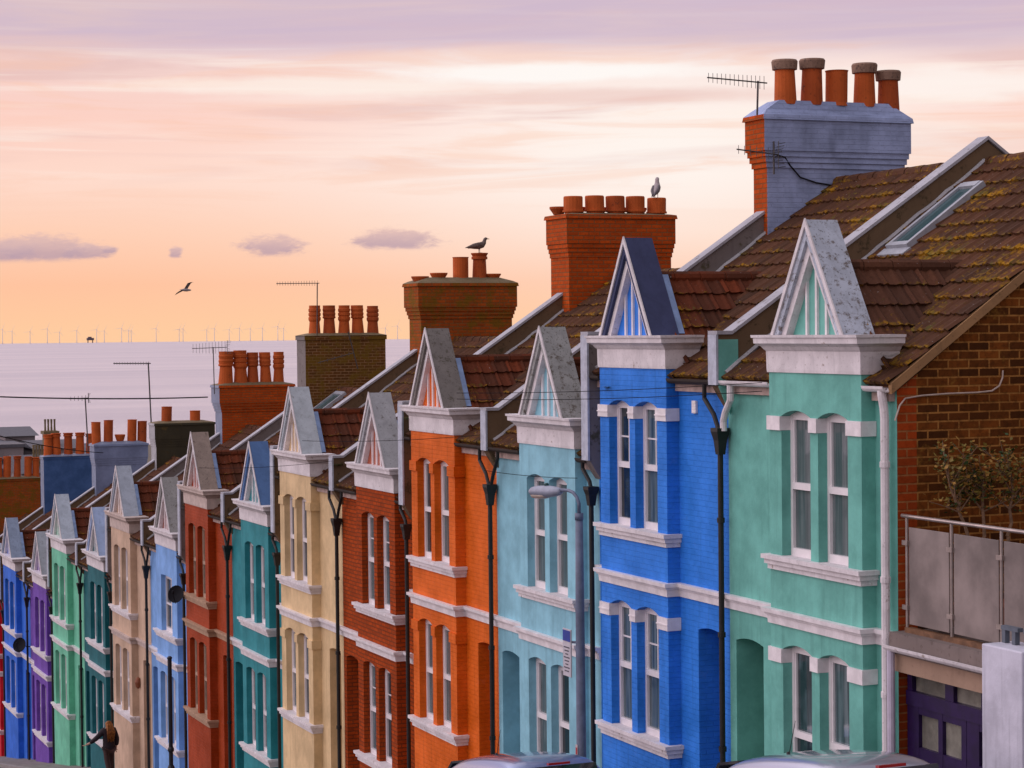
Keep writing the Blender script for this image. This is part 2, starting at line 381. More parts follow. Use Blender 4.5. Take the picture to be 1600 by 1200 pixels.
def tiles(mb, P0, eA, eS, lenA, lenS, tw=.30, th=.36, keep=None, mi=0, u0_=0.0, rnd=random):
    """overlapping profiled roof tiles, every tile its own faces"""
    P0 = Vector(P0); eA = Vector(eA).normalized(); eS = Vector(eS).normalized(); N = eA.cross(eS).normalized()
    if N.z < 0: N = -N
    na = max(1, round(lenA / tw)); ns = max(1, round(lenS / th)); tw = lenA / na; th = lenS / ns
    prof = ((0, 0), (.14, .032), (.30, .004), (.62, .0), (.80, .022), (1.0, .004))
    for j in range(ns):
        for i in range(na):
            if keep and not keep((i + .5) * tw, (j + .5) * th): continue
            jl = rnd.uniform(-.006, .008); js = rnd.uniform(-.012, .012); sk = rnd.uniform(-.006, .006)
            lo = []; hi = []; bt = []
            for k, (x, h) in enumerate(prof):
                a = (i + x) * tw
                lo.append(P0 + eA * a + eS * (j * th + js + sk * x) + N * (h + .040 + jl))
                hi.append(P0 + eA * a + eS * ((j + 1) * th + .02) + N * (h + .004))
                bt.append(P0 + eA * a + eS * (j * th + js + .01) + N * (-.004))
            uvb = (u0_ + i * .30, j * .33)
            for k in range(len(prof) - 1):
                ua, ub = uvb[0] + .005 + prof[k][0] * .29, uvb[0] + .005 + prof[k + 1][0] * .29
                mb.face((lo[k], lo[k + 1], hi[k + 1], hi[k]), mi, [(ua, uvb[1] + .01), (ub, uvb[1] + .01), (ub, uvb[1] + .32), (ua, uvb[1] + .32)])
                mb.face((bt[k], bt[k + 1], lo[k + 1], lo[k]), mi, [(ua, uvb[1] + .01)] * 2 + [(ub, uvb[1] + .01)] * 2)
# ---------------------------------------------------------------- ground, road, sea
V = 14.26                                   # plane of the house fronts
YB = [21.88, 26.11, 30.35, 34.6, 38.9, 43.3, 47.75, 52.2, 56.7, 61.2, 66.1, 70.9, 76.0, 81.0, 86.4, 91.4, 96.4, 101.4, 106.4]
ZS = [-3.72, -5.04, -6.32, -7.70, -9.10, -10.63, -12.25, -13.6, -15.0]     # string course level of each pair
def gz(y):
    if y < 125: return -7.35 - .159 * (y - 26)
    g = gz(124.99); t = min(1, (y - 125) / 900); return g + (-54.4 - g) * (1 - (1 - t) ** 2.2)
def sheet(name, xs, ys, mat, dz=0.0):
    mb = MB(); idx = [[mb.vert((x, y, gz(y) + dz)) for x in xs] for y in ys]
    for j in range(len(ys) - 1):
        for i in range(len(xs) - 1):
            mb.f.append([idx[j][i], idx[j][i + 1], idx[j + 1][i + 1], idx[j + 1][i]]); mb.mi.append(0)
    return structure(mb.build(name, mat))
YS = [-40 + 5 * k for k in range(34)] + [150, 180, 220, 270, 330, 400, 500, 620, 760, 900, 1030]
sheet('ground', [-400, -120, -30, 0, 30, 120, 400, 900], YS, simple('dry_ground', (.10, .09, .075), .9, var=.3, vs=.6), -.16)
ASPH = simple('asphalt', (.05, .05, .052), .85, var=.3, vs=3, bump=.5, bs=90)
YR = [y for y in YS if y <= 150]
sheet('road', [2.2, 7, 12.78], YR, ASPH, -.12)
PAVE = simple('paving_stone', (.20, .18, .165), .85, var=.25, vs=4, bump=.4, bs=30)
pv = MB()
for y0, y1 in zip(YR, YR[1:]):
    za, zb = gz(y0), gz(y1)
    pv.quad((12.95, y0, za), (15.2, y0, za), (15.2, y1, zb), (12.95, y1, zb)); pv.quad((12.80, y0, za - .005), (12.95, y0, za), (12.95, y1, zb), (12.80, y1, zb - .005), 1)
    pv.quad((12.80, y0, za - .16), (12.80, y0, za - .005), (12.80, y1, zb - .005), (12.80, y1, zb - .16), 1)
structure(pv.build('pavement', [PAVE, simple('granite_kerb', (.26, .24, .23), .8)]))
def sea():
    m, t, b = newmat('sea_water')
    tc = t.node('ShaderNodeTexCoord').outputs['Object']
    ox, oy, oz = t.sep(tc)
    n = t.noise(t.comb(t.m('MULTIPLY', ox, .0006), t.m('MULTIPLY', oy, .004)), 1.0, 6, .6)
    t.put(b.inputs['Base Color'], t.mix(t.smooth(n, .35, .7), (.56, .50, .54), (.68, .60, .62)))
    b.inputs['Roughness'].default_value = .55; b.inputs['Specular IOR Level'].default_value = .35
    bn = t.node('ShaderNodeBump'); bn.inputs['Strength'].default_value = 1.0; bn.inputs['Distance'].default_value = 1.2
    t.put(bn.inputs['Height'], t.noise(tc, .35, 6, .65)); t.l.new(bn.outputs[0], b.inputs['Normal'])
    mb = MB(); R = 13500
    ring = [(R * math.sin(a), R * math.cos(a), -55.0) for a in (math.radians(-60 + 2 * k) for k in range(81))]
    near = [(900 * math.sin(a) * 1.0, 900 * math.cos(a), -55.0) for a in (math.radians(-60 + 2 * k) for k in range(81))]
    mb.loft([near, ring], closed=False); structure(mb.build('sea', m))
sea()
# ---------------------------------------------------------------- houses
HS = [  # paint, brick texture?, coping, label bits
    dict(c=(.15, .45, .38), br=False, cop=((.47, .52, .60), (.13, .10, .08), .75), lab='turquoise terraced house at the end with a brown brick side wall', lint='w', door=(.01, .12, .06)),
    dict(c=(.024, .21, .74), br=True, cop=((.045, .055, .125), (.03, .04, .06), .1), lab='royal blue terraced house with a dark navy gable slab', lint='w', door=(.006, .03, .16)),
    dict(c=(.25, .53, .63), br=False, cop=((.34, .35, .34), (.10, .08, .06), .75), lab='pale aqua blue terraced house behind the street lamp', lint=None, door=(.10, .22, .30)),
    dict(c=(.70, .125, .002), br=True, cop=((.20, .185, .17), (.08, .07, .05), .7), lab='bright orange terraced house with orange and white striped gable', lint='c', door=(.14, .02, .006)),
    dict(brick=((.46, .07, .010), (.30, .05, .010), (.18, .045, .015)), c=(.24, .06, .03), br=True, cop=((.42, .44, .46), (.16, .15, .14), .45), lab='unpainted red brick terraced house between the orange and cream ones', lint=None, door=(.62, .62, .72)),
    dict(c=(.68, .50, .27), br=False, cop=((.46, .52, .56), (.20, .20, .19), .3), lab='cream yellow terraced house with pale striped gable', lint='c', door=(.30, .20, .12)),
    dict(c=(.022, .24, .27), br=False, cop=((.10, .20, .42), (.08, .14, .26), .15), lab='teal terraced house with a plain blue gable slab', lint=None, door=(.005, .06, .10)),
    dict(c=(.34, .040, .001), br=True, cop=((.31, .25, .21), (.12, .09, .07), .5), lab='dark rust red terraced house with a brown weathered gable', lint=None, door=(.40, .25, .15), trim=(.42, .27, .17)),
    dict(c=(.20, .40, .76), br=False, cop=((.34, .34, .33), (.13, .11, .09), .6), lab='sky blue terraced house with a dark satellite dish at its uphill edge', lint=None, door=(.02, .16, .34)),
    dict(c=(.56, .40, .28), br=False, cop=((.40, .46, .54), (.22, .22, .24), .3), lab='beige terraced house just uphill of the walking woman', lint=None, door=(.35, .22, .14)),
    dict(c=(.006, .125, .145), br=False, cop=((.40, .52, .76), (.25, .32, .5), .1), lab='dark teal terraced house that the walking woman is passing', lint=None, door=(.004, .03, .035)),
    dict(c=(.15, .52, .34), br=False, cop=((.46, .54, .62), (.25, .26, .28), .3), lab='mint green terraced house between dark teal and purple ones', lint=None, door=(.40, .36, .48)),
    dict(c=(.16, .065, .40), br=True, cop=((.40, .45, .50), (.16, .15, .14), .45), lab='purple terraced house between cobalt blue and mint green ones', lint=None, door=(.3, .3, .42)),
    dict(c=(.022, .14, .62), br=False, cop=((.26, .33, .45), (.12, .14, .2), .4), lab='cobalt blue terraced house far down the hill beside the red one', lint=None, door=(.01, .05, .2)),
    dict(c=(.55, .006, .022), br=False, cop=((.5, .56, .66), (.3, .32, .4), .1), lab='crimson red terraced house at the left edge of the view', lint=None, door=(.3, .01, .02)),
    dict(c=(.45, .5, .55), br=False, cop=((.4, .44, .5), (.2, .2, .2), .3), lab='roof of a terraced house just below the crimson house', lint=None, door=(.2, .2, .2)),
    dict(c=(.4, .3, .2), br=False, cop=((.4, .44, .5), (.2, .2, .2), .3), lab='roof of a terraced house under the dark blue chimney', lint=None, door=(.2, .2, .2)),
    dict(c=(.3, .3, .35), br=False, cop=((.4, .44, .5), (.2, .2, .2), .3), lab='lowest visible terraced house under the farthest brick chimney', lint=None, door=(.2, .2, .2)),
]
PURLIN = .70                                 # rise of the main roof per metre
def potprof(kind, h):
    if kind == 'cowl': return [(.155, 0), (.15, .1), (.135, h - .2), (.135, h - .17), (.168, h - .16), (.178, h - .03), (.162, h), (.12, h), (.11, h - .1)]
    if kind == 'tall': return [(.15, 0), (.14, .08), (.125, h - .16), (.155, h - .15), (.155, h - .09), (.135, h - .08), (.165, h - .02), (.165, h), (.12, h), (.11, h - .1)]
    if kind == 'plain': return [(.165, 0), (.15, .06), (.15, h - .03), (.16, h), (.12, h), (.11, h - .1)]
    if kind == 'bowl': return [(.08, 0), (.13, h * .35), (.17, h * .85), (.17, h), (.14, h), (.11, h - .03)]
    if kind == 'drum': return [(.135, 0), (.135, .08), (.17, .085), (.17, .12), (.155, .125), (.155, h - .02), (.145, h), (.12, h), (.11, h - .1)]
    if kind == 'rib':
        p = [(.18, 0), (.16, .06), (.135, h * .45), (.155, h * .5)]
        z = h * .5
        for q in range(3): p += [(.165, z + .02), (.165, z + h * .10), (.148, z + h * .115), (.148, z + h * .14)]; z += h * .14
        return p + [(.15, h), (.11, h), (.10, h - .1)]
    if kind == 'roll': return [(.185, 0), (.17, .05), (.14, h * .55), (.175, h * .58), (.175, h * .62), (.16, h * .63), (.175, h * .72), (.16, h * .78), (.175, h * .86), (.165, h * .9), (.165, h), (.12, h), (.11, h - .1)]
B_RED = brickmat('red_chimney_brick', (.58, .088, .010), (.42, .065, .010), (.26, .10, .035), soot=.3)
B_MOSS = brickmat('mossy_chimney_brick', (.42, .085, .012), (.30, .065, .012), (.2, .10, .035), moss=.5, mosscol=(.17, .095, .010))
B_DARK = brickmat('dark_chimney_brick', (.17, .07, .018), (.11, .05, .016), (.30, .17, .08), moss=.6, mosscol=(.17, .10, .014))
B_GABLE = brickmat('brown_end_wall_brick', (.06, .020, .006), (.24, .070, .012), (.38, .17, .045), bw=.30, rh=.107, ms=.013, soot=.45, moss=.12, mosscol=(.26, .12, .022))
B_QUOIN = brickmat('red_corner_brick', (.40, .06, .010), (.28, .048, .010), (.34, .14, .05), bw=.30, rh=.107, ms=.013, soot=.2)
P_CHB = painted('pale_blue_chimney_paint', (.33, .41, .64), True, 1.0)
CH = {  # k: x0, x1, top, colour front / left, thickness, corbel style, pots [(x, height, kind)], label
    2: dict(x=(17.2, 19.78), z=3.42, ov=.10, mats=(P_CHB, B_RED), pots=[(17.65, .70, 'cowl'), (18.14, .73, 'cowl'), (18.61, .56, 'plain'), (19.15, .70, 'cowl'), (19.62, .73, 'cowl')], fl=.25, base=1.0, ps=1.22, label='pale blue painted chimney stack with bare brick street side'),
    4: dict(x=(17.45, 19.72), z=2.27, ov=.07, mats=(B_RED, B_RED), pots=[(17.68, .37, 'drum'), (18.16, .37, 'drum'), (18.62, .37, 'drum'), (19.06, .37, 'drum'), (19.54, .37, 'drum')], fl=.05, base=-.5, back=1),
    6: dict(x=(17.62, 19.96), z=1.12, ov=.10, mats=(B_MOSS, B_MOSS), pots=[(17.74, .15, 'bowl'), (18.21, .14, 'bowl'), (18.78, .52, 'plain'), (19.27, .62, 'tall'), (19.6, .12, 'bowl')], fl=.14, base=-1.5),
    8: dict(x=(17.54, 19.88), z=-.12, ov=.03, mats=(B_DARK, RENDER_GREY), pots=[(17.92, .8, 'rib'), (18.35, .8, 'roll'), (18.78, .8, 'rib'), (19.19, .8, 'roll'), (19.63, .8, 'rib')], fl=.07, base=-2.5, ps=1.04),
    10: dict(x=(17.68, 19.95), z=-1.68, ov=.10, mats=(B_RED, LEAD), pots=[(17.91, 1.05, 'roll'), (18.41, 1.05, 'rib'), (18.81, .98, 'roll'), (19.24, .98, 'roll'), (19.66, 1.0, 'rib')], fl=.08, base=-4.0, ps=1.4),
    12: dict(x=(17.9, 20.0), z=-3.26, ov=.06, mats=(mottled('black_mossy_render', (.045, .04, .022), (.10, .07, .02), .5, 3), CONC), pots=[(18.37, .55, 'plain'), (19.43, .38, 'plain')], fl=.07, base=-5.5),
    14: dict(x=(17.86, 19.95), z=-4.5, ov=.06, mats=(painted('slate_blue_chimney_paint', (.20, .25, .40), False, .8), LEAD), pots=[(17.98, .9, 'plain'), (18.46, .9, 'plain'), (18.95, .3, 'bowl'), (19.43, .9, 'plain'), (19.85, .9, 'plain')], fl=.1, base=-7.0),
    16: dict(x=(17.6, 20.0), z=-5.5, ov=.05, mats=(painted('dark_blue_chimney_paint', (.05, .12, .30), False, .6), LEAD), pots=[(17.86, .95, 'tall'), (18.26, .98, 'tall'), (18.78, .98, 'tall'), (19.3, .98, 'tall'), (19.77, .95, 'tall')], fl=.08, base=-8.2, ps=1.4),
    18: dict(x=(16.6, 19.25), z=-7.1, ov=.05, mats=(B_MOSS, B_MOSS), pots=[(16.9, 1.0, 'plain'), (17.3, 1.0, 'tall'), (17.69, 1.05, 'plain'), (18.19, 1.05, 'tall'), (18.72, 1.0, 'plain'), (19.1, 1.0, 'tall')], fl=.08, base=-10),
}
BLUEP = lin(150, 185, 215)
def make_house(i):
    h = HS[i]; z0 = ZS[i // 2]; y0, y1 = YB[i], YB[i + 1]; Wd = y1 - y0; s = Wd / 4.24; mir = i % 2 == 1
    far = i >= 18
    nm = 'terraced_house'
    root = thing(nm, h['lab'], 'house', (V, (y0 + y1) / 2, gz((y0 + y1) / 2)), 'houses of the painted terrace')
    def A(a): return y1 - a * s if mir else y0 + a * s
    def P(a, d, z): return (V + d, A(a), z0 + z)
    body = brickmat('house_brick', *h['brick'], soot=.35) if 'brick' in h else painted('house_paint_%s' % ''.join('%02x' % int(c * 255) for c in h['c']), h['c'], h['br'])
    trim = WHITE if 'trim' not in h else simple('buff_trim', h['trim'], .6)
    zg = gz(y1) - z0 - .3                                     # wall foot, relative
    # openings
    WIN = [(.80, 1.51, .71, 2.55, .08), (1.70, 2.43, .71, 2.55, .08), (.80, 1.51, -2.38, -.51, .08), (1.70, 2.43, -2.38, -.51, .08)]
    if i == 8: WIN[0] = (1.02, 2.22, .71, 2.3, .02); WIN = [WIN[0], (.80, 1.51, -2.38, -.51, .08), (1.70, 2.43, -2.38, -.51, .08)]
    BA, BB, BP = .48, 2.74, -.20
    wall = MB()
    Pb = lambda a, d, z: P(a, BP + d, z)
    if i == 8:
        panel(wall, Pb, BA, BB, -.02, 3.2, WIN[:1], .2); panel(wall, Pb, BA, BB, zg, -.02, WIN[1:], .2)
    else: panel(wall, Pb, BA, BB, zg, 3.2, WIN, .2)
    for a in (BA, BB): wall.face((P(a, BP, zg), P(a, .05, zg), P(a, .05, 3.2), P(a, BP, 3.2)))
    ra = min(.0, 0.0)
    wall.face((P(0, 0, zg), P(BA, 0, zg), P(BA, 0, 3.0), P(0, 0, 3.0)))
    panel(wall, lambda a, d, z: P(a, d, z), BB, 4.24, zg, 3.0, [(3.30, 4.06, zg + .3, -.62, .055)], .6)
    # flank, back and inner faces
    pent = lambda a: [P(a, .02, zg), P(a, 8.5, zg), P(a, 8.5, 3.0), P(a, 4.26, 5.98), P(a, .02, 3.0)]
    if i == 0:
        gw = MB()
        q = [P(0, .28, zg), P(0, 8.5, zg), P(0, 8.5, 3.0), P(0, 4.26, 5.98), P(0, .28, 3.12)]
        gw.face(q, 0); gw.face([P(0, 0.002, zg), P(0, .28, zg), P(0, .28, 3.12), P(0, .002, 2.93)], 1)
        gw.build('end_wall', [B_GABLE, B_QUOIN], root, label='brown brick end wall with red brick corner')
        # mortar fillet under the verge
        vf = MB(); n = 14
        for k in range(n):
            d0, d1 = -.12 + 4.4 * k / n, -.12 + 4.4 * (k + 1) / n
            f0, f1 = 3.0 + PURLIN * (d0 + .15), 3.0 + PURLIN * (d1 + .15)
            vf.prism([P(-.075, d0, f0 - .13), P(-.075, d1, f1 - .13), P(-.075, d1, f1 - .0), P(-.075, d0, f0 - .0)], (0, .072, 0))
        vf.build('verge_mortar', mottled('sandy_mortar', (.34, .19, .085), (.16, .10, .045), .35, 6), root)
    else: wall.face(pent(4.24 - .01 if mir else .01))
    wall.face(pent(.01 if mir else 4.23)); wall.face([P(0, 8.5, zg), P(4.24, 8.5, zg), P(4.24, 8.5, 3.0), P(0, 8.5, 3.0)])
    wall.build('wall', body, root)
    # ---- main roof
    near = y0 - (.05 if i == 0 else -.13); farY = y1 - .13
    rm = ROOFG if i in (0, 1, 2, 3, 5) else ROOF
    rf = MB(); eS = Vector((4.41, 0, 4.41 * PURLIN)); L = eS.length
    rr = random.Random(i)
    skyl = (lambda a, t: not (2.83 < a < 3.68 and 3.22 < t < 5.0)) if i == 0 else None
    tiles(rf, (V - .15, near, z0 + 3.0), (0, 1, 0), eS, farY - near, L, keep=None, rnd=rr)
    rf.quad((V + 4.26, near, z0 + 6.05), (V + 4.26, farY, z0 + 6.05), (V + 8.7, farY, z0 + 3.0), (V + 8.7, near, z0 + 3.0))
    rf.quad((V - .12, near, z0 + 2.97), (V - .12, farY, z0 + 2.97), (V + 4.26, farY, z0 + 6.02), (V + 4.26, near, z0 + 6.02))
    yy = near
    while yy < farY - .05:                                   # ridge tiles
        y2 = min(yy + .45, farY)
        rf.tube([(V + 4.27, yy, z0 + 6.06), (V + 4.27, y2 - .012, z0 + 6.06 + rr.uniform(-.008, .008))], [.115, .105], 10); yy = y2
    roof = rf.build('roof', rm, root)
    if i in (0, 7):
        sk = MB(); e = eS.normalized(); N = Vector((-e.z, 0, e.x)); o = Vector((V - .15, 0, z0 + 3.0))
        q = lambda y, t, n_: o + e * t + N * n_ + Vector((0, y, 0))
        def slab(mb, ya, yb, ta, tb, n0, n1, mi=0): mb.loft([[q(ya, ta, n0), q(yb, ta, n0), q(yb, tb, n0), q(ya, tb, n0)], [q(ya, ta, n1), q(yb, ta, n1), q(yb, tb, n1), q(ya, tb, n1)]], mi)
        ya, yb, ta, tb = (25.12, 25.66, 3.05, 4.62) if i == 0 else (55.05, 55.9, 4.15, 5.15)
        slab(sk, ya, ya + .07, ta, tb, -.02, .12); slab(sk, yb - .07, yb, ta, tb, -.02, .12); slab(sk, ya + .07, yb - .07, ta, ta + .09, -.02, .12); slab(sk, ya + .07, yb - .07, tb - .12, tb, -.02, .13)
        slab(sk, ya - .06, yb + .06, ta - .16, ta - .002, -.02, .07)
        sky = sk.build('skylight', simple('pale_grey_metal', (.34, .36, .40), .4, var=.15), root)
        sg = MB(); sg.quad(q(ya + .07, ta + .09, .085), q(yb - .07, ta + .09, .085), q(yb - .07, tb - .12, .085), q(ya + .07, tb - .12, .085))
        sg.build('pane', simple('skylight_glass', (.05, .10, .11), .04, var=.1, spec=1.0), sky)
    # ---- dormer roof behind the gable
    gc = 1.60
    dm = MB(); sl = math.hypot(1.22, 1.30)
    for sg_ in (-1, 1):
        tiles(dm, (V + .06, A(gc) + sg_ * 1.24, z0 + 3.17), (1, 0, 0), (0, -sg_ * 1.22, 1.30), 2.1, sl, rnd=rr)
        dm.quad((V + .06, A(gc) + sg_ * 1.22, z0 + 3.15), (V + 2.2, A(gc) + sg_ * 1.22, z0 + 3.15), (V + 2.2, A(gc), z0 + 4.45), (V + .06, A(gc), z0 + 4.45))
    xx = V + .06
    while xx < V + 2.05:
        dm.tube([(xx, A(gc), z0 + 4.47), (xx + .43, A(gc), z0 + 4.475)], [.11, .10], 10); xx += .44
    dm.face([(V + .1, A(gc) - 1.2, z0 + 3.15), (V + .1, A(gc) + 1.2, z0 + 3.15), (V + .1, A(gc), z0 + 4.43)])
    dm.build('dormer_roof', ROOFD if i not in (0,) else ROOF, root)
    # ---- cornice round the bay head
    cn = MB(); rings = []
    for z, e in ((3.12, .02), (3.16, .025), (3.40, .03), (3.42, .05), (3.46, .08), (3.485, .12), (3.50, .15), (3.57, .155), (3.575, .175), (3.61, .18)):
        rings.append([P(BA - e, BP - e, z), P(BB + e, BP - e, z), P(BB + e, .34, z), P(BA - e, .34, z)])
    cn.loft(rings); cn.build('cornice', WHITE_DIRTY if i not in (7, 9) else simple('buff_cornice', (.55, .45, .40), .6), root)
    # ---- gable
    g0, hw, gh, gzb = gc, .88, 1.47, 3.605
    copm = mottled('gable_slab_%d' % i, *h['cop'], 9)
    cp = MB(); tt = .13
    k = gh / hw; tv = tt * math.sqrt(1 + k * k)             # vertical thickness of slab
    for sg_ in (-1, 1):
        poly = [P(g0 + sg_ * hw, BP - .10, gzb), P(g0, BP - .10, gzb + gh), P(g0, BP - .10, gzb + gh - tv), P(g0 + sg_ * (hw - tv / k), BP - .10, gzb)]
        cp.prism(poly, (.46, 0, 0))
    coping = cp.build('gable_slab', copm, root)
    gf = MB(); ih = gh - tv; iw = hw - tv / k; bt = .10; bv = bt * math.sqrt(1 + k * k)
    for sg_ in (-1, 1):
        gf.prism([P(g0 + sg_ * iw, BP - .05, gzb), P(g0, BP - .05, gzb + ih), P(g0, BP - .05, gzb + ih - bv), P(g0 + sg_ * (iw - bv / k), BP - .05, gzb)], (.12, 0, 0))
        fe = .03
        gf.prism([P(g0 + sg_ * (hw + .012), BP - .125, gzb), P(g0, BP - .125, gzb + gh + .02), P(g0, BP - .125, gzb + gh - .09), P(g0 + sg_ * (hw - .055), BP - .125, gzb)], (.023, 0, 0))
    gf.build('bargeboard', WHITE_DIRTY, root)
    inf = MB(); inf.prism([P(g0 - iw + .02, BP + .06, gzb), P(g0 + iw - .02, BP + .06, gzb), P(g0, BP + .06, gzb + ih - .03)], (.03, 0, 0))
    infc = (.40, .10, .05) if i == 4 else ((.30, .12, .10) if i == 8 else h['c'])
    infill = inf.build('gable_panel', simple('gable_panel_%d' % i, infc, .5, var=.08), root)
    for off in (-.26, -.02, .22):
        ht = (ih - bv) * (1 - abs(off) / (iw - bv / k)) + .05
        b_ = MB(); b_.box(P(g0 + off - .022, BP + .025, gzb), P(g0 + off + .022, BP + .06, gzb + max(ht, .1))); b_.build('batten', WHITE, infill)
    if i not in (0, 2):
        for sg_ in (-1, 1):
            fl = MB(); q0, q1 = .02, .62
            fl.prism([P(g0 + sg_ * hw * (1 - q0) - sg_ * .01, BP + .362, gzb + gh * q0), P(g0 + sg_ * hw * (1 - q1) - sg_ * .01, BP + .362, gzb + gh * q1), P(g0 + sg_ * (hw * (1 - q1) - .08), BP + .362, gzb + gh * q1), P(g0 + sg_ * (hw * (1 - q0) - .08), BP + .362, gzb + gh * q0)], (.10, 0, 0))
            fl.build('flashing', simple('blue_flashing', (.20, .29, .48), .5, var=.2), root)
    # ---- string course
    st = MB(); 
    def ringp(e): return [(0 if not False else 0, -e), (BA - e, -e), (BA - e, BP - e), (BB + e, BP - e), (BB + e, -e), (4.24, -e), (4.24, .02), (0, .02)]
    for za, zb, ea, eb in ((-.20, -.09, .03, .04), (-.09, -.055, .06, .07), (-.055, 0.0, .095, .10)):
        st.loft([[P(a, d, za) for a, d in ringp(ea)], [P(a, d, zb) for a, d in ringp(eb)]])
    st.build('string_course', trim if i in (7,) else (WHITE if i != 9 else simple('buff_cornice', (.55, .45, .40), .6)), root)
    # ---- sills
    for zt in (.71, -2.38):
        sb = MB(); sb.box(P(BA - .05, BP - .07, zt - .12), P(BB + .05, .0, zt - .055)); sb.box(P(BA - .08, BP - .105, zt - .055), P(BB + .08, .0, zt + .003))
        sb.box(P(BA - .02, BP - .035, zt - .19), P(BB + .02, .0, zt - .12)); sb.build('sill', trim if i == 7 else WHITE_DIRTY, root)
    # ---- lintel blocks
    if h['lint']:
        lm = WHITE if h['lint'] == 'w' else body
        for zc in (2.55, -.51):
            for a0, a1 in ((BA - .03, .80 + .004), (1.51 - .004, 1.70 + .004), (2.43 - .004, BB + .03)):
                lb = MB(); lb.box(P(a0, BP - .03, zc - .19), P(a1, BP + .196, zc - .005))
                if h['lint'] == 'w' and i == 1: lb.box(P(a0 - .01, BP - .04, zc - .115), P(a1 + .01, BP - .025, zc - .095))
                lb.build('lintel_block', lm, root)
    # ---- windows
    if not far:
        for w_ in WIN:
            a0, a1, zb, zs, rise = w_; zt = zs + rise
            fr = MB(); d0, d1 = BP + .135, BP + .198; t_ = .055
            fr.box(P(a0, d0, zb), P(a0 + t_, d1, zt)); fr.box(P(a1 - t_, d0, zb), P(a1, d1, zt))
            fr.box(P(a0 + t_, d0 + .003, zt - .13), P(a1 - t_, d1, zt)); fr.box(P(a0 + t_, d0 - .01, zb), P(a1 - t_, d1, zb + .11))
            mid = zb + (zt - zb) * .48 if i != 0 or zb > 0 else zb + .75
            if i == 8 and zb > 0:
                fr.box(P((a0 + a1) / 2 - .03, d0, zb + .1), P((a0 + a1) / 2 + .03, d1, zt - .1)); fr.box(P(a0 + .05, d0 + .004, zb + .75), P(a1 - .05, d1, zb + .8))
            else:
                fr.box(P(a0 + t_, d0 - .015, mid - .04), P(a1 - t_, d1, mid + .05))
                fr.box(P(a0 + t_, d0 + .012, mid + .05), P(a0 + t_ + .03, d1, zt - .13)); fr.box(P(a1 - t_ - .03, d0 + .012, mid + .05), P(a1 - t_, d1, zt - .13))
            if i in (1, 4, 12):
                fr.box(P((a0 + a1) / 2 - .012, d0 + .03, mid + .05), P((a0 + a1) / 2 + .012, d1, zt - .13)); fr.box(P(a0 + t_, d0 + .033, mid + .42), P(a1 - t_, d1, mid + .445))
            wn = fr.build('window', UPVC if i not in (7,) else simple('buff_frame', (.45, .33, .24), .5), root)
            pn = MB(); pn.face([P(a0, BP + .178, zb), P(a1, BP + .178, zb), P(a1, BP + .178, zt), P(a0, BP + .178, zt)]); pn.build('pane', rr.choice(GLASSES), wn)
    # ---- door
    dr = MB(); zb = zg + .3; dr.box(P(3.30, .55, zb), P(4.06, .6, -.56))
    dr.box(P(3.40, .53, zb + .2), P(3.62, .55, zb + .9)); dr.box(P(3.72, .53, zb + .2), P(3.94, .55, zb + .9)); dr.box(P(3.40, .53, zb + 1.05), P(3.62, .55, zb + 1.8)); dr.box(P(3.72, .53, zb + 1.05), P(3.94, .55, zb + 1.8))
    door = dr.build('door', simple('door_paint_%d' % i, h['door'], .35, var=.1), root)
    hd = MB(); hd.lathe(P(3.97, .50, zb + 1.0), [(.01, -.03), (.03, -.02), (.035, 0), (.03, .02), (.01, .03)], 8); hd.build('handle', simple('brass', (.5, .35, .1), .3, metal=1), door)
    # ---- gutter and fascia
    gm = WHITE if i == 0 else (DARKW if i not in (7,) else DARKW)
    for a0, a1 in ((BB + .03, 4.18), (.04, BA - .03)):
        fa = MB(); fa.box(P(a0, -.07, 2.80), P(a1, .0, 2.95)); fa.build('fascia', simple('pinkish_timber', (.46, .34, .30), .7, var=.25), root)
    for a0, a1 in ((BB + .03, 4.16), (-.02 if i == 0 else .08, BA - .03)):
        ring = lambda a: [P(a, -.15 + math.cos(t) * r, 2.985 + math.sin(t) * r) for r, ts in ((.075, range(8)), (.06, range(7, -1, -1))) for t in (math.pi + math.pi * k_ / 7 for k_ in ts)]
        gu = MB(); gu.loft([ring(a0), ring(a1)])
        gu.build('gutter', gm, root)
    # ---- rainwater pipes: one shared at each party wall
    if not mir:
        if i == 0:
            dp = MB(); yq = A(.10)
            dp.tube([(V - .15, yq, z0 + 2.96), (V - .15, yq, z0 + 2.88), (V - .12, yq, z0 + 2.72), (V - .11, yq, z0 + 2.6), (V - .11, yq, gz(yq))], .055, 10)
            for zc in (2.0, .6, -.8, -2.2): dp.tube([(V - .11, yq, z0 + zc), (V - .11, yq, z0 + zc + .07)], .066, 10)
            dp.build('downpipe', WHITE_DIRTY, root, smooth=False)
            sn = MB(); yq = A(4.05)
            sn.tube([(V - .15, A(3.9), z0 + 2.95), (V - .15, A(3.9), z0 + 2.72), (V - .13, A(4.08), z0 + 2.55), (V - .12, A(4.16), z0 + 2.42), (V - .12, A(4.16), z0 + 2.28)], .05, 10); sn.build('gutter_outlet', WHITE_DIRTY, root)
        else:
            dp = MB(); yq = y0 + .03
            dp.tube([(V - .13, yq, z0 + 2.35), (V - .13, yq, gz(yq))], .040, 10)
            dp.loft([[(V - .13 + a * w_, yq + b * w_, z0 + zc) for a, b in ((-1, -1), (1, -1), (1, 1), (-1, 1))] for zc, w_ in ((2.25, .05), (2.42, .07), (2.5, .095), (2.55, .095))])
            dp.tube([(V - .15, y0 + .3, z0 + 2.93), (V - .15, y0 + .3, z0 + 2.82), (V - .13, y0 + .08, z0 + 2.62), (V - .13, yq, z0 + 2.5)], .034, 8)
            dp.build('downpipe', BLACK, root)
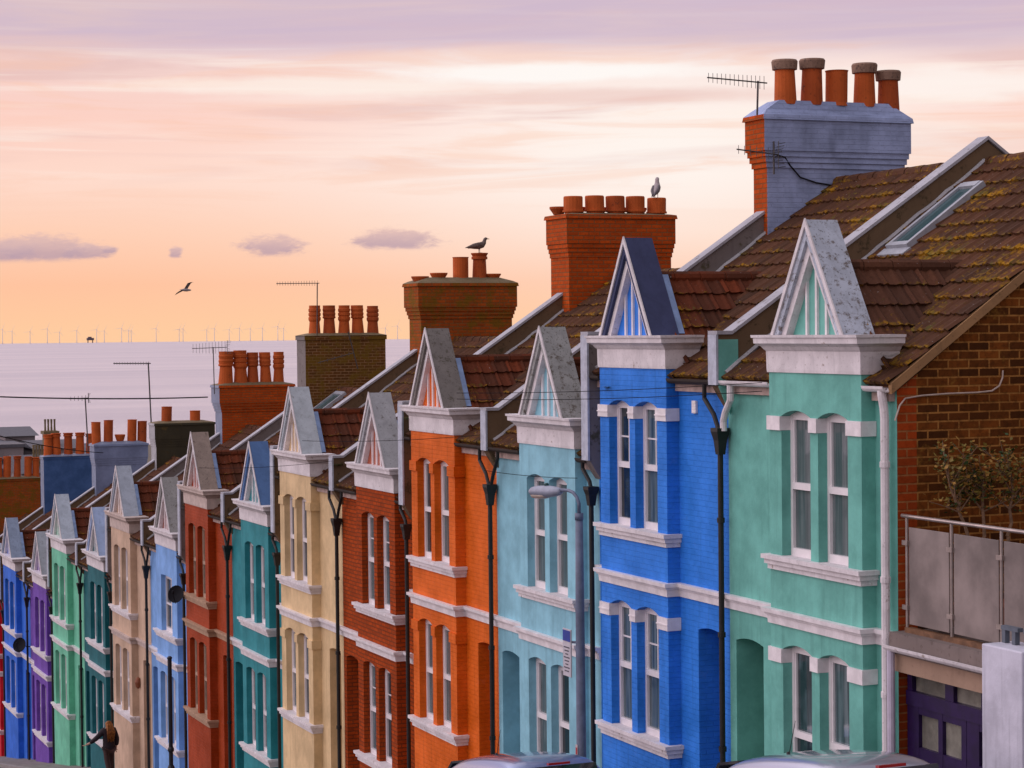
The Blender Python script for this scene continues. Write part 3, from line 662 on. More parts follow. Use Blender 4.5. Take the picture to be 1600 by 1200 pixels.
        dp = MB(); yq = y1
        dp.tube([(V - .13, yq, z0 + 2.2), (V - .13, yq, gz(yq))], .040, 10)
        dp.loft([[(V - .13 + a * w_, yq + b * w_, z0 + zc) for a, b in ((-1, -1), (1, -1), (1, 1), (-1, 1))] for zc, w_ in ((1.95, .05), (2.15, .07), (2.27, .10), (2.32, .10))])
        if i != 0: dp.tube([(V - .15, yq - .42, z0 + 2.93), (V - .15, yq - .42, z0 + 2.8), (V - .13, yq - .16, z0 + 2.5), (V - .13, yq - .05, z0 + 2.3)], .034, 8)
        dp.tube([(V - .15, yq + .42, z0 + 2.93), (V - .15, yq + .42, z0 + 2.72), (V - .13, yq + .18, z0 + 2.5), (V - .13, yq + .05, z0 + 2.3)], .034, 8)
        for zc in (1.0, -.6, -2.2): dp.tube([(V - .13, yq, z0 + zc), (V - .13, yq, z0 + zc + .07)], .056, 10)
        dp.build('downpipe', BLACK, root)
    # ---- parapet on the far party wall
    kb = 2.62 if not mir else 1.35
    pp = MB(); pw = .21; kx = .22
    poly = [(-kx, 3.62), (0.02, 3.62), (4.26, 6.40), (8.4, 3.62), (8.4, 2.6), (.03, 2.6 if not mir else kb), (-.02, kb), (-.10, kb + .12), (-kx, kb + .32)]
    pp.prism([(V + d, y1 - pw / 2, z0 + z) for d, z in poly], (0, pw, 0))
    par = pp.build('parapet', [RENDER_GREY if i in (1, 7, 9) else RENDER_BROWN], root)
    ct = MB()
    for (d0, z0_), (d1, z1_) in (((-kx - .02, 3.62), (.0, 3.62)), ((.0, 3.62), (4.27, 6.42)), ((4.27, 6.42), (8.4, 3.62))):
        ct.prism([(V + d0, y1 - pw / 2 - .03, z0 + z0_), (V + d1, y1 - pw / 2 - .03, z0 + z1_), (V + d1, y1 - pw / 2 - .03, z0 + z1_ + .05), (V + d0, y1 - pw / 2 - .03, z0 + z0_ + .05)], (0, pw + .06, 0))
    ct.build('coping', mottled('pale_parapet_coping', (.42, .42, .46), (.15, .12, .09), .35, 4), par)
    kn = MB(); kn.box((V - kx - .03, y1 - pw / 2 - .015, z0 + kb + .30), (V - kx + .005, y1 + pw / 2 + .015, z0 + 3.618))
    kn.build('kneeler', simple('pale_blue_white_paint', (.44, .48, .56), .5, var=.2), par)
    if i == 0:
        cb = MB(); cb.prism([(V + d, y1 - pw / 2 - .01, z0 + z) for d, z in ((-.21, 3.55), (.10, 3.55), (.10, 2.9), (-.02, 2.5), (-.1, 2.65), (-.21, 2.9))], (0, .012, 0)); cb.build('kneeler_side', body, par)
    # mortar fillet where tiles meet the parapet
    ff = MB(); pts = []
    n = 26
    for k_ in range(n + 1):
        d = -.1 + 4.3 * k_ / n; pts.append((V + d, y1 - pw / 2 - .03, z0 + 3.0 + PURLIN * (d + .15) + .06 + rr.uniform(-.015, .02)))
    ff.tube(pts, .035, 6); ff.build('mortar_fillet', CONC, root)
    # ---- chimney on every second party wall
    kk = i + 1
    if kk in CH:
        c = CH[kk]; yc = YB[kk]; (x0, x1), zt = c['x'], c['z']; hy = {2: .22, 4: .44}.get(kk, .40)
        st = MB()
        def ring(z, e): return [(x0 - e, yc - hy - e, z), (x1 + e, yc - hy - e, z), (x1 + e, yc + hy + e, z), (x0 - e, yc + hy + e, z)]
        zb = c['base']; ov = c['ov']
        lv = [(zb, 0), (zt - 1.15, 0)]
        if ov > .05:
            for q in range(4): lv += [(zt - .85 + q * .09, ov * q / 4), (zt - .85 + q * .09 + .002, ov * (q + 1) / 4)]
            lv += [(zt - .08, ov)]
            lv += [(zt - .078, ov + .035), (zt, ov + .02)]
        else: lv += [(zt - .12, 0), (zt - .118, .03), (zt, .03)]
        for (za, ea), (zb2, eb) in zip(lv, lv[1:]):
            r1, r2 = ring(za, ea), ring(zb2, eb)
            for q in range(4):
                st.quad(r1[q], r1[(q + 1) % 4], r2[(q + 1) % 4], r2[q], 1 if q == 3 else 0)
        st.face(ring(zt, .02))
        chm = st.build('chimney', list(c['mats']), root, label=c.get('label'))
        fm = MB(); e = ov + .02
        f = c['fl']
        fm.loft([[(x0 - e, yc - hy - e, zt), (x1 + e, yc - hy - e, zt), (x1 + e, yc + hy + e, zt), (x0 - e, yc + hy + e, zt)],
                 [(x0 - e + .1, yc - hy - e + .08, zt + f * .35), (x1 + e - .1, yc - hy - e + .08, zt + f * .35), (x1 + e - .1, yc + hy + e - .08, zt + f * .35), (x0 - e + .1, yc + hy + e - .08, zt + f * .35)],
                 [(x0 + .25, yc - .2, zt + f), (x1 - .25, yc - .2, zt + f), (x1 - .25, yc + .2, zt + f), (x0 + .25, yc + .2, zt + f)]])
        fm.build('mortar_cap', P_CHB if kk == 2 else (LEAD if kk in (14, 16) else MORTAR), chm)
        for q, (px, ph, kind) in enumerate(c['pots']):
            edge = min(px - x0, x1 - px); pz = zt + f * min(1, max(.2, edge / .35)) - .06
            pt = MB(); pt.lathe((px, yc - (.05 if not c.get('back') else .16), pz), [(r_ * (1.1 if kk == 10 and q > 1 else c.get('ps', 1.25)), z_) for r_, z_ in potprof(kind, ph + .03)], 18, tilt=(rr.uniform(-.03, .03), rr.uniform(-.03, .03)))
            pb = pt.build('chimney_pot', [TERRA if (q + kk) % 3 else TERRA2, CAP], chm, smooth=False)
            if kind == 'cowl':
                for p_ in pb.data.polygons:
                    if p_.center.z + rootpos(pb.parent).z > pz + ph - .15: p_.material_index = 1
        if c.get('back'):
            for px in [17.52, 17.93, 18.4, 18.85, 19.3]:
                pt = MB(); pt.lathe((px, yc + .2, zt + .02), [(.1, 0), (.13, .05), (.18, .12), (.18, .16), (.14, .16), (.12, .1)], 14); pt.build('chimney_pot', TERRA2, chm)
    return root
HOUSES = [make_house(i) for i in range(18)]
# ---------------------------------------------------------------- single storey shop with roof terrace beside the end wall
def shop():
    zc = -3.70
    root = thing('terrace_extension', 'low purple timber fronted extension with a flat roof terrace beside the brick end wall', 'extension', (V, 19.6, gz(19.6)))
    w = MB(); w.box((14.5, 15.5, gz(15.5) - 1), (19.5, 21.84, zc - .26)); w.build('wall', simple('dim_plaster', (.2, .18, .17), .8), root)
    r = MB(); r.box((14.12, 15.5, zc - .25), (19.5, 21.86, zc)); r.build('roof_slab', mottled('weathered_deck_edge', (.20, .16, .145), (.09, .06, .05), .4, 4), root)
    f = MB(); f.box((14.16, 15.5, zc - .47), (14.34, 21.80, zc - .252)); f.build('fascia', mottled('beige_fascia', (.40, .27, .19), (.26, .17, .12), .2, 3), root)
    g = MB()
    ring = lambda y: [(14.07 + math.cos(t) * r_, y, zc - .14 + math.sin(t) * r_) for r_, ts in ((.08, range(8)), (.065, range(7, -1, -1))) for t in (math.pi + math.pi * k / 7 for k in ts)]
    g.loft([ring(15.5), ring(21.82)]); g.build('gutter', WHITE_DIRTY, root)
    d = MB(); d.tube([(14.07, 21.75, zc - .2), (14.07, 21.75, gz(21.7))], .05, 10); d.build('downpipe', simple('pale_lilac_pipe', (.52, .48, .58), .4, var=.1), root)
    PUR = simple('dark_purple_paint', (.018, .004, .055), .4, var=.25)
    x0, x1 = 14.36, 14.47
    top = zc - .47
    fr = MB(); yl = [21.80, 21.74, 21.05, 20.88, 20.33, 20.16, 19.55, 19.4, 18.9]
    zA, zB, zC, zD = -4.14, -4.42, -4.68, -5.08
    zf = gz(20) + .1
    fr.box((x0, 15.5, zA), (x1, 21.84, top)); fr.box((x0 - .02, 15.5, zC + .09), (x1, 21.84, zB))
    for ya, yb in ((21.84, 21.74), (21.05, 20.88), (20.33, 20.16), (19.5, 19.35)): fr.box((x0 + .003, yb, zB), (x1 - .003, ya, zA))
    fr.build('transom_frame', PUR, root)
    for ya, yb in ((21.74, 21.05), (20.88, 20.33), (20.16, 19.5)):
        p = MB(); p.box((x0 + .06, yb, zB), (x0 + .07, ya, zA)); p.build('transom_pane', simple('dull_shop_glass', (.24, .23, .19), .15, var=.5, vs=1.5, spec=.6), root)
    for n, (ya, yb) in enumerate(((21.84, 20.62), (20.61, 19.4))):
        dr = MB(); zt = zC + .085
        st = ((ya, ya - .24), (ya - .65, ya - .74), (yb + .10, yb))
        for a, b in st: dr.box((x0, b, zf), (x1, a, zt))
        for a, b in ((ya - .24, ya - .65), (ya - .74, yb + .10)):
            dr.box((x0 + .003, b, zC), (x1 - .003, a, zt)); dr.box((x0 + .003, b, zf), (x1 - .003, a, zf + .5)); dr.box((x0 + .003, b, zD - .16), (x1 - .003, a, zD)); dr.box((x0 + .04, b, zf + .5), (x1 - .003, a, zD - .16))
        door = dr.build('door', PUR, root)
        for a, b in ((ya - .24, ya - .65), (ya - .74, yb + .10)):
            p = MB(); p.box((x0 + .05, b, zD), (x0 + .06, a, zC)); p.build('pane', simple('dull_shop_glass', (.10, .10, .10), .15), door)
    # glass balustrade
    b = thing('glass_balustrade', 'frosted glass balustrade with metal posts and top rail on the roof terrace', 'balustrade', (14.3, 19.6, zc))
    GL = simple('frosted_glass', (.23, .19, .175), .4, var=.35, vs=1.2, spec=.3); ST = simple('brushed_steel', (.42, .36, .33), .35, metal=.7)
    ys = [21.74, 20.81, 19.84, 18.87, 17.9, 16.9]
    for ya, yb in zip(ys, ys[1:]):
        p = MB(); p.box((14.295, yb + .05, zc + .10), (14.31, ya - .05, zc + 1.27)); p.build('glass_panel', GL, b, bevel=.004)
    for y in ys:
        p = MB(); p.tube([(14.30, y, zc - .12), (14.30, y, zc + 1.38)], .019, 10); post = p.build('post', ST, b)
        for z in (zc + .3, zc + 1.08):
            c = MB(); c.box((14.262, y - .055, z - .028), (14.292, y + .055, z + .028)); c.build('clamp', ST, post)
    p = MB(); p.tube([(14.30, 21.84, zc + 1.40), (14.30, 16.8, zc + 1.40)], .024, 10); p.build('top_rail', ST, b)
    p = MB(); p.box((14.26, 16.8, zc - .0), (14.36, 21.74, zc + .06)); p.build('bottom_rail', simple('rusty_channel', (.16, .08, .04), .7, var=.4), b)
    # rendered pier and wall in front
    pr = MB(); pr.box((13.6, 18.52, gz(18) - .6), (14.05, 19.24, -3.46)); pr.box((13.68, 15.5, gz(15.5) - .6), (14.05, 18.519, -3.40))
    tag(pr.build('boundary_wall', painted('white_lilac_render', (.54, .54, .62), False, .5), None, origin=(13.8, 18, gz(18)), bevel=.015), 'white rendered pier and wall in front of the purple doors', 'wall')
    rl = thing('metal_railing', 'low grey square tube railing on top of the white pier', 'railing', (13.85, 18.9, -3.46))
    GM = simple('grey_metal_paint', (.10, .12, .15), .5)
    for y in (19.16, 18.98, 18.74, 18.56): q = MB(); q.box((13.83, y - .03, -3.458), (13.89, y + .03, -3.315)); q.build('post', GM, rl)
    q = MB(); q.box((13.825, 18.9, -3.315), (13.895, 19.2, -3.27)); q.build('rail', GM, rl)
    q = MB(); q.box((13.825, 18.0, -3.315), (13.895, 18.80, -3.265)); q.build('rail', GM, rl)
shop()
def small_tree(base, h, lean, sd, lab):
    rnd = random.Random(sd)
    t = thing('potted_tree', lab, 'tree', base, 'small trees on the roof terrace')
    BK = simple('brown_bark', (.20, .12, .07), .85, var=.3, vs=20)
    tr = MB(); p0 = Vector(base); tips = []
    pts = [p0 + Vector((lean[0] * k / 4 + rnd.uniform(-.03, .03), lean[1] * k / 4, h * .55 * k / 4)) for k in range(5)]
    tr.tube(pts, [.022, .02, .018, .017, .014], 6)
    for b in range(11):
        q = pts[rnd.choice((2, 3, 4))]; d = Vector((rnd.uniform(-1, 1) * .42, rnd.uniform(-.22, .22), rnd.uniform(.12, .55)))
        m_ = q + d * .5 + Vector((rnd.uniform(-.06, .06), 0, rnd.uniform(-.03, .06))); e = q + d
        tr.tube([q, m_, e], [.011, .008, .004], 5); tips += [q.lerp(m_, .7), m_, m_.lerp(e, .5), e]
        for c in range(2):
            e2 = m_ + Vector((rnd.uniform(-.2, .2), rnd.uniform(-.1, .1), rnd.uniform(.02, .26))); tr.tube([m_, e2], [.006, .003], 4); tips += [e2, m_.lerp(e2, .5)]
    tr.build('trunk', BK, t)
    po = MB(); po.lathe((base[0], base[1], base[2] - 1.2), [(.13, 0), (.2, .35), (.22, .36), (.22, .42), (.18, .42), (.17, .36)], 14); po.build('pot', TERRA2, t)
    st = MB(); st.tube([Vector(base) - Vector((0, 0, .8)), base], .022, 6); st.build('stem', BK, t)
    lv = MB()
    for q in tips:
        for k in range(rnd.randint(3, 7)):
            c = q + Vector((rnd.gauss(0, .055), rnd.gauss(0, .05), rnd.gauss(0, .055))); a = rnd.uniform(0, 6.28); e = rnd.uniform(-.6, .9)
            d = Vector((math.cos(a) * math.cos(e), math.sin(a) * math.cos(e), math.sin(e))); L_ = rnd.uniform(.05, .085); w_ = d.cross(Vector((rnd.uniform(-1, 1), rnd.uniform(-1, 1), 1))).normalized() * L_ * .3
            lv.face((c, c + d * L_ * .5 + w_, c + d * L_, c + d * L_ * .5 - w_), rnd.choice((0, 0, 1, 2)))
    lv.build('crown', [simple('olive_leaf', (.17, .125, .02), .6, var=.3), simple('dry_leaf', (.32, .17, .03), .6, var=.3), simple('green_leaf', (.028, .06, .014), .6)], t)
small_tree((14.86, 21.25, -2.55), 1.15, (-.28, 0), 3, 'small potted tree with sparse olive leaves nearest the turquoise house')
small_tree((15.10, 21.3, -2.55), 1.1, (-.06, 0), 5, 'middle one of three sparse potted trees behind the glass balustrade')
small_tree((15.38, 21.2, -2.55), 1.2, (.08, 0), 8, 'small potted tree with a bent pale trunk at the right edge')
def fern(base, sd, n, r, lab):
    rnd = random.Random(sd); t = MB()
    for k in range(n):
        a = rnd.uniform(0, 6.28); L_ = r * rnd.uniform(.5, 1.1); d = Vector((math.cos(a), math.sin(a), 0)); sd_ = Vector((-d.y, d.x, 0))
        for q in range(7):
            f = q / 7; c = Vector(base) + d * L_ * f + Vector((0, 0, L_ * (1.0 * f - 1.0 * f * f) + .02)); w_ = .035 * (1 - f) + .012
            for s_ in (-1, 1): t.face((c, c + d * .02 + sd_ * s_ * w_ * .6, c + d * .04 + sd_ * s_ * w_ * 1.4, c - d * .005 + sd_ * s_ * w_), rnd.choice((0, 0, 1)))
    tag(t.build('wall_fern', [simple('fern_green', (.045, .095, .012), .6, var=.3), simple('fern_yellow', (.12, .13, .015), .6)], None, origin=base), lab, 'plant', 'ferns rooted in the gutters')
fern((14.25, 22.05, -.42), 1, 26, .30, 'green fern growing in the gutter beside the turquoise house gable')
fern((14.10, 29.6, -.95), 2, 12, .16, 'small fern on the gutter at the left of the royal blue gable')
fern((14.10, 38.55, -1.75), 3, 18, .22, 'fern tuft between the orange house gable and the pale aqua house')
fern((14.15, 43.25, -2.9), 4, 18, .24, 'fern tuft in the gutter uphill of the cream house gable')
fern((14.15, 52.4, -4.3), 5, 18, .28, 'fern tuft in the gutter uphill of the rust red house gable')
# ---------------------------------------------------------------- cable on the brick wall
def cable(name, pts, r, mat, lab, group=None, sag=0.0, n=24):
    P_ = []
    if len(pts) == 2:
        a, b = Vector(pts[0]), Vector(pts[1])
        for k in range(n + 1): f = k / n; P_.append(a.lerp(b, f) - Vector((0, 0, sag * 4 * f * (1 - f))))
    else: P_ = pts
    mb = MB(); mb.tube(P_, r, 6); o = mb.build(name, mat, None, origin=P_[0]); tag(o, lab, 'cable', group); return o
cable('wall_cable', [(14.2, 21.83, -1.15), (14.28, 21.85, -.97), (14.36, 21.85, -.885), (14.6, 21.855, -.855), (14.97, 21.855, -.84), (15.4, 21.855, -.835), (15.62, 21.855, -.82), (15.73, 21.855, -.76), (15.78, 21.855, -.66), (15.785, 21.855, -.57)], .011, simple('cable_white', (.5, .4, .34), .5), 'thin pale cable curving across the brown brick end wall')
WIRE = simple('black_wire', (.02, .018, .02), 1.0, spec=0.0)
G = 'overhead wires across the street'
cable('overhead_wire', ((9.4, 60, -1.70), (17.3, 66.0, -2.05)), .022, WIRE, 'long overhead wire across the sea at the left side', G, .06)
cable('overhead_wire', ((9.4, 60, -2.7), (16.9, 80, -4.5)), .014, WIRE, 'thin lower wire slanting down in front of the distant roofs', G, .1)
cable('overhead_wire', ((12.9, 33.0, -1.05), (13.6, 24.0, -.72)), .0055, WIRE, 'upper of two wires across the pale aqua and royal blue gables', G, .04)
cable('overhead_wire', ((12.9, 33.0, -1.15), (13.6, 24.0, -.83)), .0055, WIRE, 'lower of two wires across the pale aqua and royal blue gables', G, .05)
cable('overhead_wire', ((13.3, 43.0, -2.30), (13.95, 34.6, -1.85)), .0055, WIRE, 'wire crossing in front of the orange house above its windows', G, .05)
cable('overhead_wire', ((13.0, 50.5, -3.28), (13.95, 43.0, -2.75)), .0055, WIRE, 'wire across the cream house below its cornice', G, .06)
cable('overhead_wire', ((13.9, 34.3, -2.45), (13.9, 30.4, -2.35)), .0055, WIRE, 'wire above the street lamp across the pale aqua windows', G, .03)
# ---------------------------------------------------------------- aerials
def yagi(base, top, boom_a, boom_b, nel, el_len, lab, elv=False, r=.016, back=True):
    t = thing('tv_aerial', lab, 'aerial', base, 'television aerials on the chimneys')
    m = MB(); m.tube([base, top], r, 6); m.build('mast', METAL, t)
    b = MB(); a_, b_ = Vector(boom_a), Vector(boom_b); b.tube([a_, b_], r * .75, 6); b.build('boom', METAL, t)
    d = (b_ - a_).normalized(); up = Vector((0, 0, 1)); side = d.cross(up).normalized(); ax = up if elv else (side * .8 + up * .6).normalized()
    e = MB()
    for k in range(nel):
        c = a_.lerp(b_, (k + .3) / nel); L_ = el_len * (.75 + .35 * k / nel); e.tube([c - ax * L_, c + ax * L_], r * .32, 4)
    e.build('director_rods', METAL, t)
    if back:
        q = MB(); c = b_
        for s_ in (-1, 1):
            for k in range(4): q.tube([c + up * s_ * (.04 + .05 * k) - side * el_len * 1.3 + d * .02 * k, c + up * s_ * (.04 + .05 * k) + side * el_len * 1.3 + d * .02 * k], r * .35, 4)
        q.tube([c - up * .22, c + up * .22], r * .5, 4); q.build('reflector', METAL, t)
yagi((16.98, 30.05, 3.40), (17.0, 30.05, 3.95), (16.0, 29.9, 3.95), (17.08, 29.9, 3.90), 14, .10, 'aerial with a long boom on top of the pale blue chimney', True, back=False)
yagi((17.24, 29.98, 2.45), (17.24, 29.98, 2.98), (16.52, 29.9, 2.83), (17.28, 29.9, 2.76), 7, .09, 'small aerial clamped to the side of the pale blue chimney', True)
cable('aerial_lead', [(17.3, 29.98, 2.76), (17.5, 30.08, 2.74), (17.62, 30.10, 2.6), (17.8, 30.10, 2.42), (18.1, 30.11, 2.34), (18.4, 30.11, 2.3)], .013, WIRE, 'black aerial lead looping down the pale blue chimney')
yagi((17.88, 56.3, -.1), (17.89, 56.25, 1.33), (16.72, 56.25, 1.32), (17.95, 56.25, 1.33), 16, .07, 'thin aerial with long boom above the five ribbed pots', True, back=False)
yagi((18.92, 55.9, -1.05), (18.62, 55.8, -.02), (17.74, 55.8, -.86), (18.78, 55.8, -.6), 5, .06, 'broken aerial leaning over against the mossy dark chimney', True, back=False)
yagi((17.42, 65.6, -1.95), (17.40, 65.6, -.46), (16.72, 65.6, -.50), (17.86, 65.6, -.47), 11, .19, 'bushy aerial beside the large ribbed pots', True)
yagi((18.47, 78.5, -5.2), (18.33, 78.5, -1.1), (17.02, 78.5, -1.11), (18.42, 78.5, -1.13), 14, .06, 'tall thin aerial standing in front of the grey rendered chimney', True, r=.028, back=False)
yagi((19.08, 93.4, -5.2), (18.98, 93.4, -2.8), (18.3, 93.4, -2.84), (19.12, 93.4, -2.82), 5, .12, 'short aerial above the blue chimneys at the left', True, r=.03)
# ---------------------------------------------------------------- satellite dishes, vent, wall plaque
def dish(c, rad, lab):
    t = thing('satellite_dish', lab, 'satellite dish', c)
    D = simple('dark_dish', (.012, .012, .016), .6, spec=.1); d = Vector((-.55, -.75, .35)).normalized(); s_ = d.cross(Vector((0, 0, 1))).normalized(); u_ = s_.cross(d)
    m = MB(); rings = []
    for k in range(6):
        r_ = rad * k / 5 + .004; rings.append([Vector(c) + s_ * math.cos(a) * r_ * .92 + u_ * math.sin(a) * r_ + d * (.28 * r_ * r_ / rad) for a in (2 * math.pi * q / 18 for q in range(18))])
    m.loft(rings, cap=False); bk = [[p - d * .012 for p in r_] for r_ in rings]; m.loft(bk, cap=False); m.loft([rings[-1], bk[-1]], cap=False); m.build('reflector', D, t, smooth=True)
    a = MB(); a.tube([Vector(c) - u_ * rad, Vector(c) + d * rad * 1.1 - u_ * .05], .012, 5); a.lathe(Vector(c) + d * rad * 1.1, [(.02, -.04), (.035, -.02), (.035, .04), (.01, .05)], 8); a.build('receiver_arm', D, t)
    b = MB(); b.tube([Vector(c) - d * .02, Vector((V + .0, c[1] + .1, c[2] - .1))], .02, 6); b.build('bracket', D, t)
dish((13.80, 56.2, -7.05), .24, 'dark satellite dish on the edge of the sky blue house')
dish((13.85, 80.95, -11.72), .28, 'dark satellite dish on the purple house corner far down the hill')
vt = MB(); vt.box((V - .035, 27.02, -1.23), (V - .001, 27.14, -1.05)); 
for k in range(4): vt.box((V - .04, 27.03, -1.22 + k * .042), (V - .034, 27.13, -1.20 + k * .042))
tag(vt.build('air_vent', UPVC, None, origin=(V, 27.08, -1.14)), 'small white air vent on the royal blue wall', 'vent')
pq = MB(); pq.lathe((V - .06, 62.74, -10.62), [(.02, 0), (.07, .06), (.10, .2), (.07, .3), (.03, .34)], 10)
tag(pq.build('wall_lantern', simple('rust_brown', (.22, .07, .03), .6), None, origin=(V, 62.74, -10.6)), 'small rust brown lantern on the beige house wall', 'wall lantern')
# ---------------------------------------------------------------- street lamp and post
def lamp():
    x, y = 12.95, 28.27; g = gz(y) - .02
    t = thing('street_lamp', 'grey steel street lamp with curved arm in front of the pale aqua house', 'street lamp', (x, y, g))
    LM = simple('grey_blue_steel', (.115, .14, .21), .45, var=.2)
    p = MB(); p.tube([(x, y, g), (x, y, g + .9), (x, y, g + .95), (x, y, -4.0), (x, y, -2.76)], [.10, .10, .075, .066, .056], 14); p.tube([(x, y, -2.80), (x, y, -2.70)], .064, 14); p.build('column', LM, t, smooth=True)
    a = MB(); a.tube([(x, y, -2.72), (x, y, -2.56), (x - .01, y + .05, -2.47), (x - .02, y + .16, -2.405), (x - .03, y + .3, -2.385), (x - .06, y + .62, -2.395)], .026, 10); a.build('arm', LM, t, smooth=True)
    h = MB(); ax = Vector((-.10, 1, -.06)).normalized(); c = Vector((x - .06, y + .52, -2.415))
    h.tube([c + ax * q for q in (0, .03, .12, .35, .62, .8, .88, .9)], [(.03, .03), (.06, .05), (.085, .07), (.105, .09), (.11, .09), (.10, .075), (.06, .05), (.01, .01)], 14); hd = h.build('lamp_head', simple('lamp_head_grey', (.27, .30, .38), .4, var=.15), t, smooth=True)
    b = MB(); c2 = c + Vector((0, 0, -.055)); b.tube([c2 + ax * q for q in (.38, .42, .6, .78, .84)], [(.02, .01), (.085, .05), (.092, .06), (.08, .05), (.02, .01)], 12); b.build('lamp_bowl', simple('clear_bowl', (.55, .45, .38), .15, spec=.7), hd, smooth=True)
    e = MB(); e.lathe(c + ax * .42 + Vector((0, 0, .08)), [(.035, 0), (.035, .035), (.02, .05)], 10); e.build('photocell', simple('dark_green_cap', (.01, .06, .06), .4), hd)
    s = MB(); s.box((x - .12, y + .08, -5.12), (x - .10, y + .36, -4.42)); 
    sg = s.build('parking_sign', simple('sign_white', (.50, .48, .52), .5, var=.1), t, bevel=.003)
    s = MB(); s.box((x - .125, y + .09, -4.60), (x - .1205, y + .35, -4.44)); s.build('blue_panel', simple('sign_blue', (.02, .05, .30), .5), sg)
    s = MB()
    for k in range(8): w_ = .2 - .05 * (k % 3); s.box((x - .123, y + .22 - w_ / 2, -4.70 - k * .05), (x - .1205, y + .22 + w_ / 2, -4.682 - k * .05))
    s.build('printed_lines', simple('sign_ink', (.06, .06, .08), .6), sg)
    s = MB(); s.tube([(x - .09, y + .1, -4.6), (x - .02, y, -4.6)], .02, 6); s.build('bracket', LM, t)
    s = MB(); s.box((x - .076, y - .03, -6.30), (x - .0705, y + .04, -6.10)); s.build('sticker', simple('pale_sticker', (.55, .45, .45), .5), t)
    s = MB(); s.box((x - .0785, y - .02, -6.24), (x - .0765, y + .03, -6.14)); s.build('sticker_mark', simple('red_ink', (.45, .03, .04), .5), t)
lamp()
pm = MB(); px, py = 13.1, 54.2; pg = gz(py)
pm.tube([(px, py, pg), (px, py, -8.46)], .055, 10); pm.lathe((px, py, -8.46), [(.055, 0), (.07, .01), (.07, .04), (.03, .07)], 10); pm.lathe((px, py, pg), [(.11, 0), (.11, .5), (.07, .6)], 10); pm.lathe((px, py, -10.9), [(.055, 0), (.085, .05), (.085, .1), (.055, .15)], 10)
tag(pm.build('sign_post', simple('black_post', (.012, .014, .02), .5), None, origin=(px, py, pg)), 'plain black post on the pavement in front of the sky blue house', 'post')
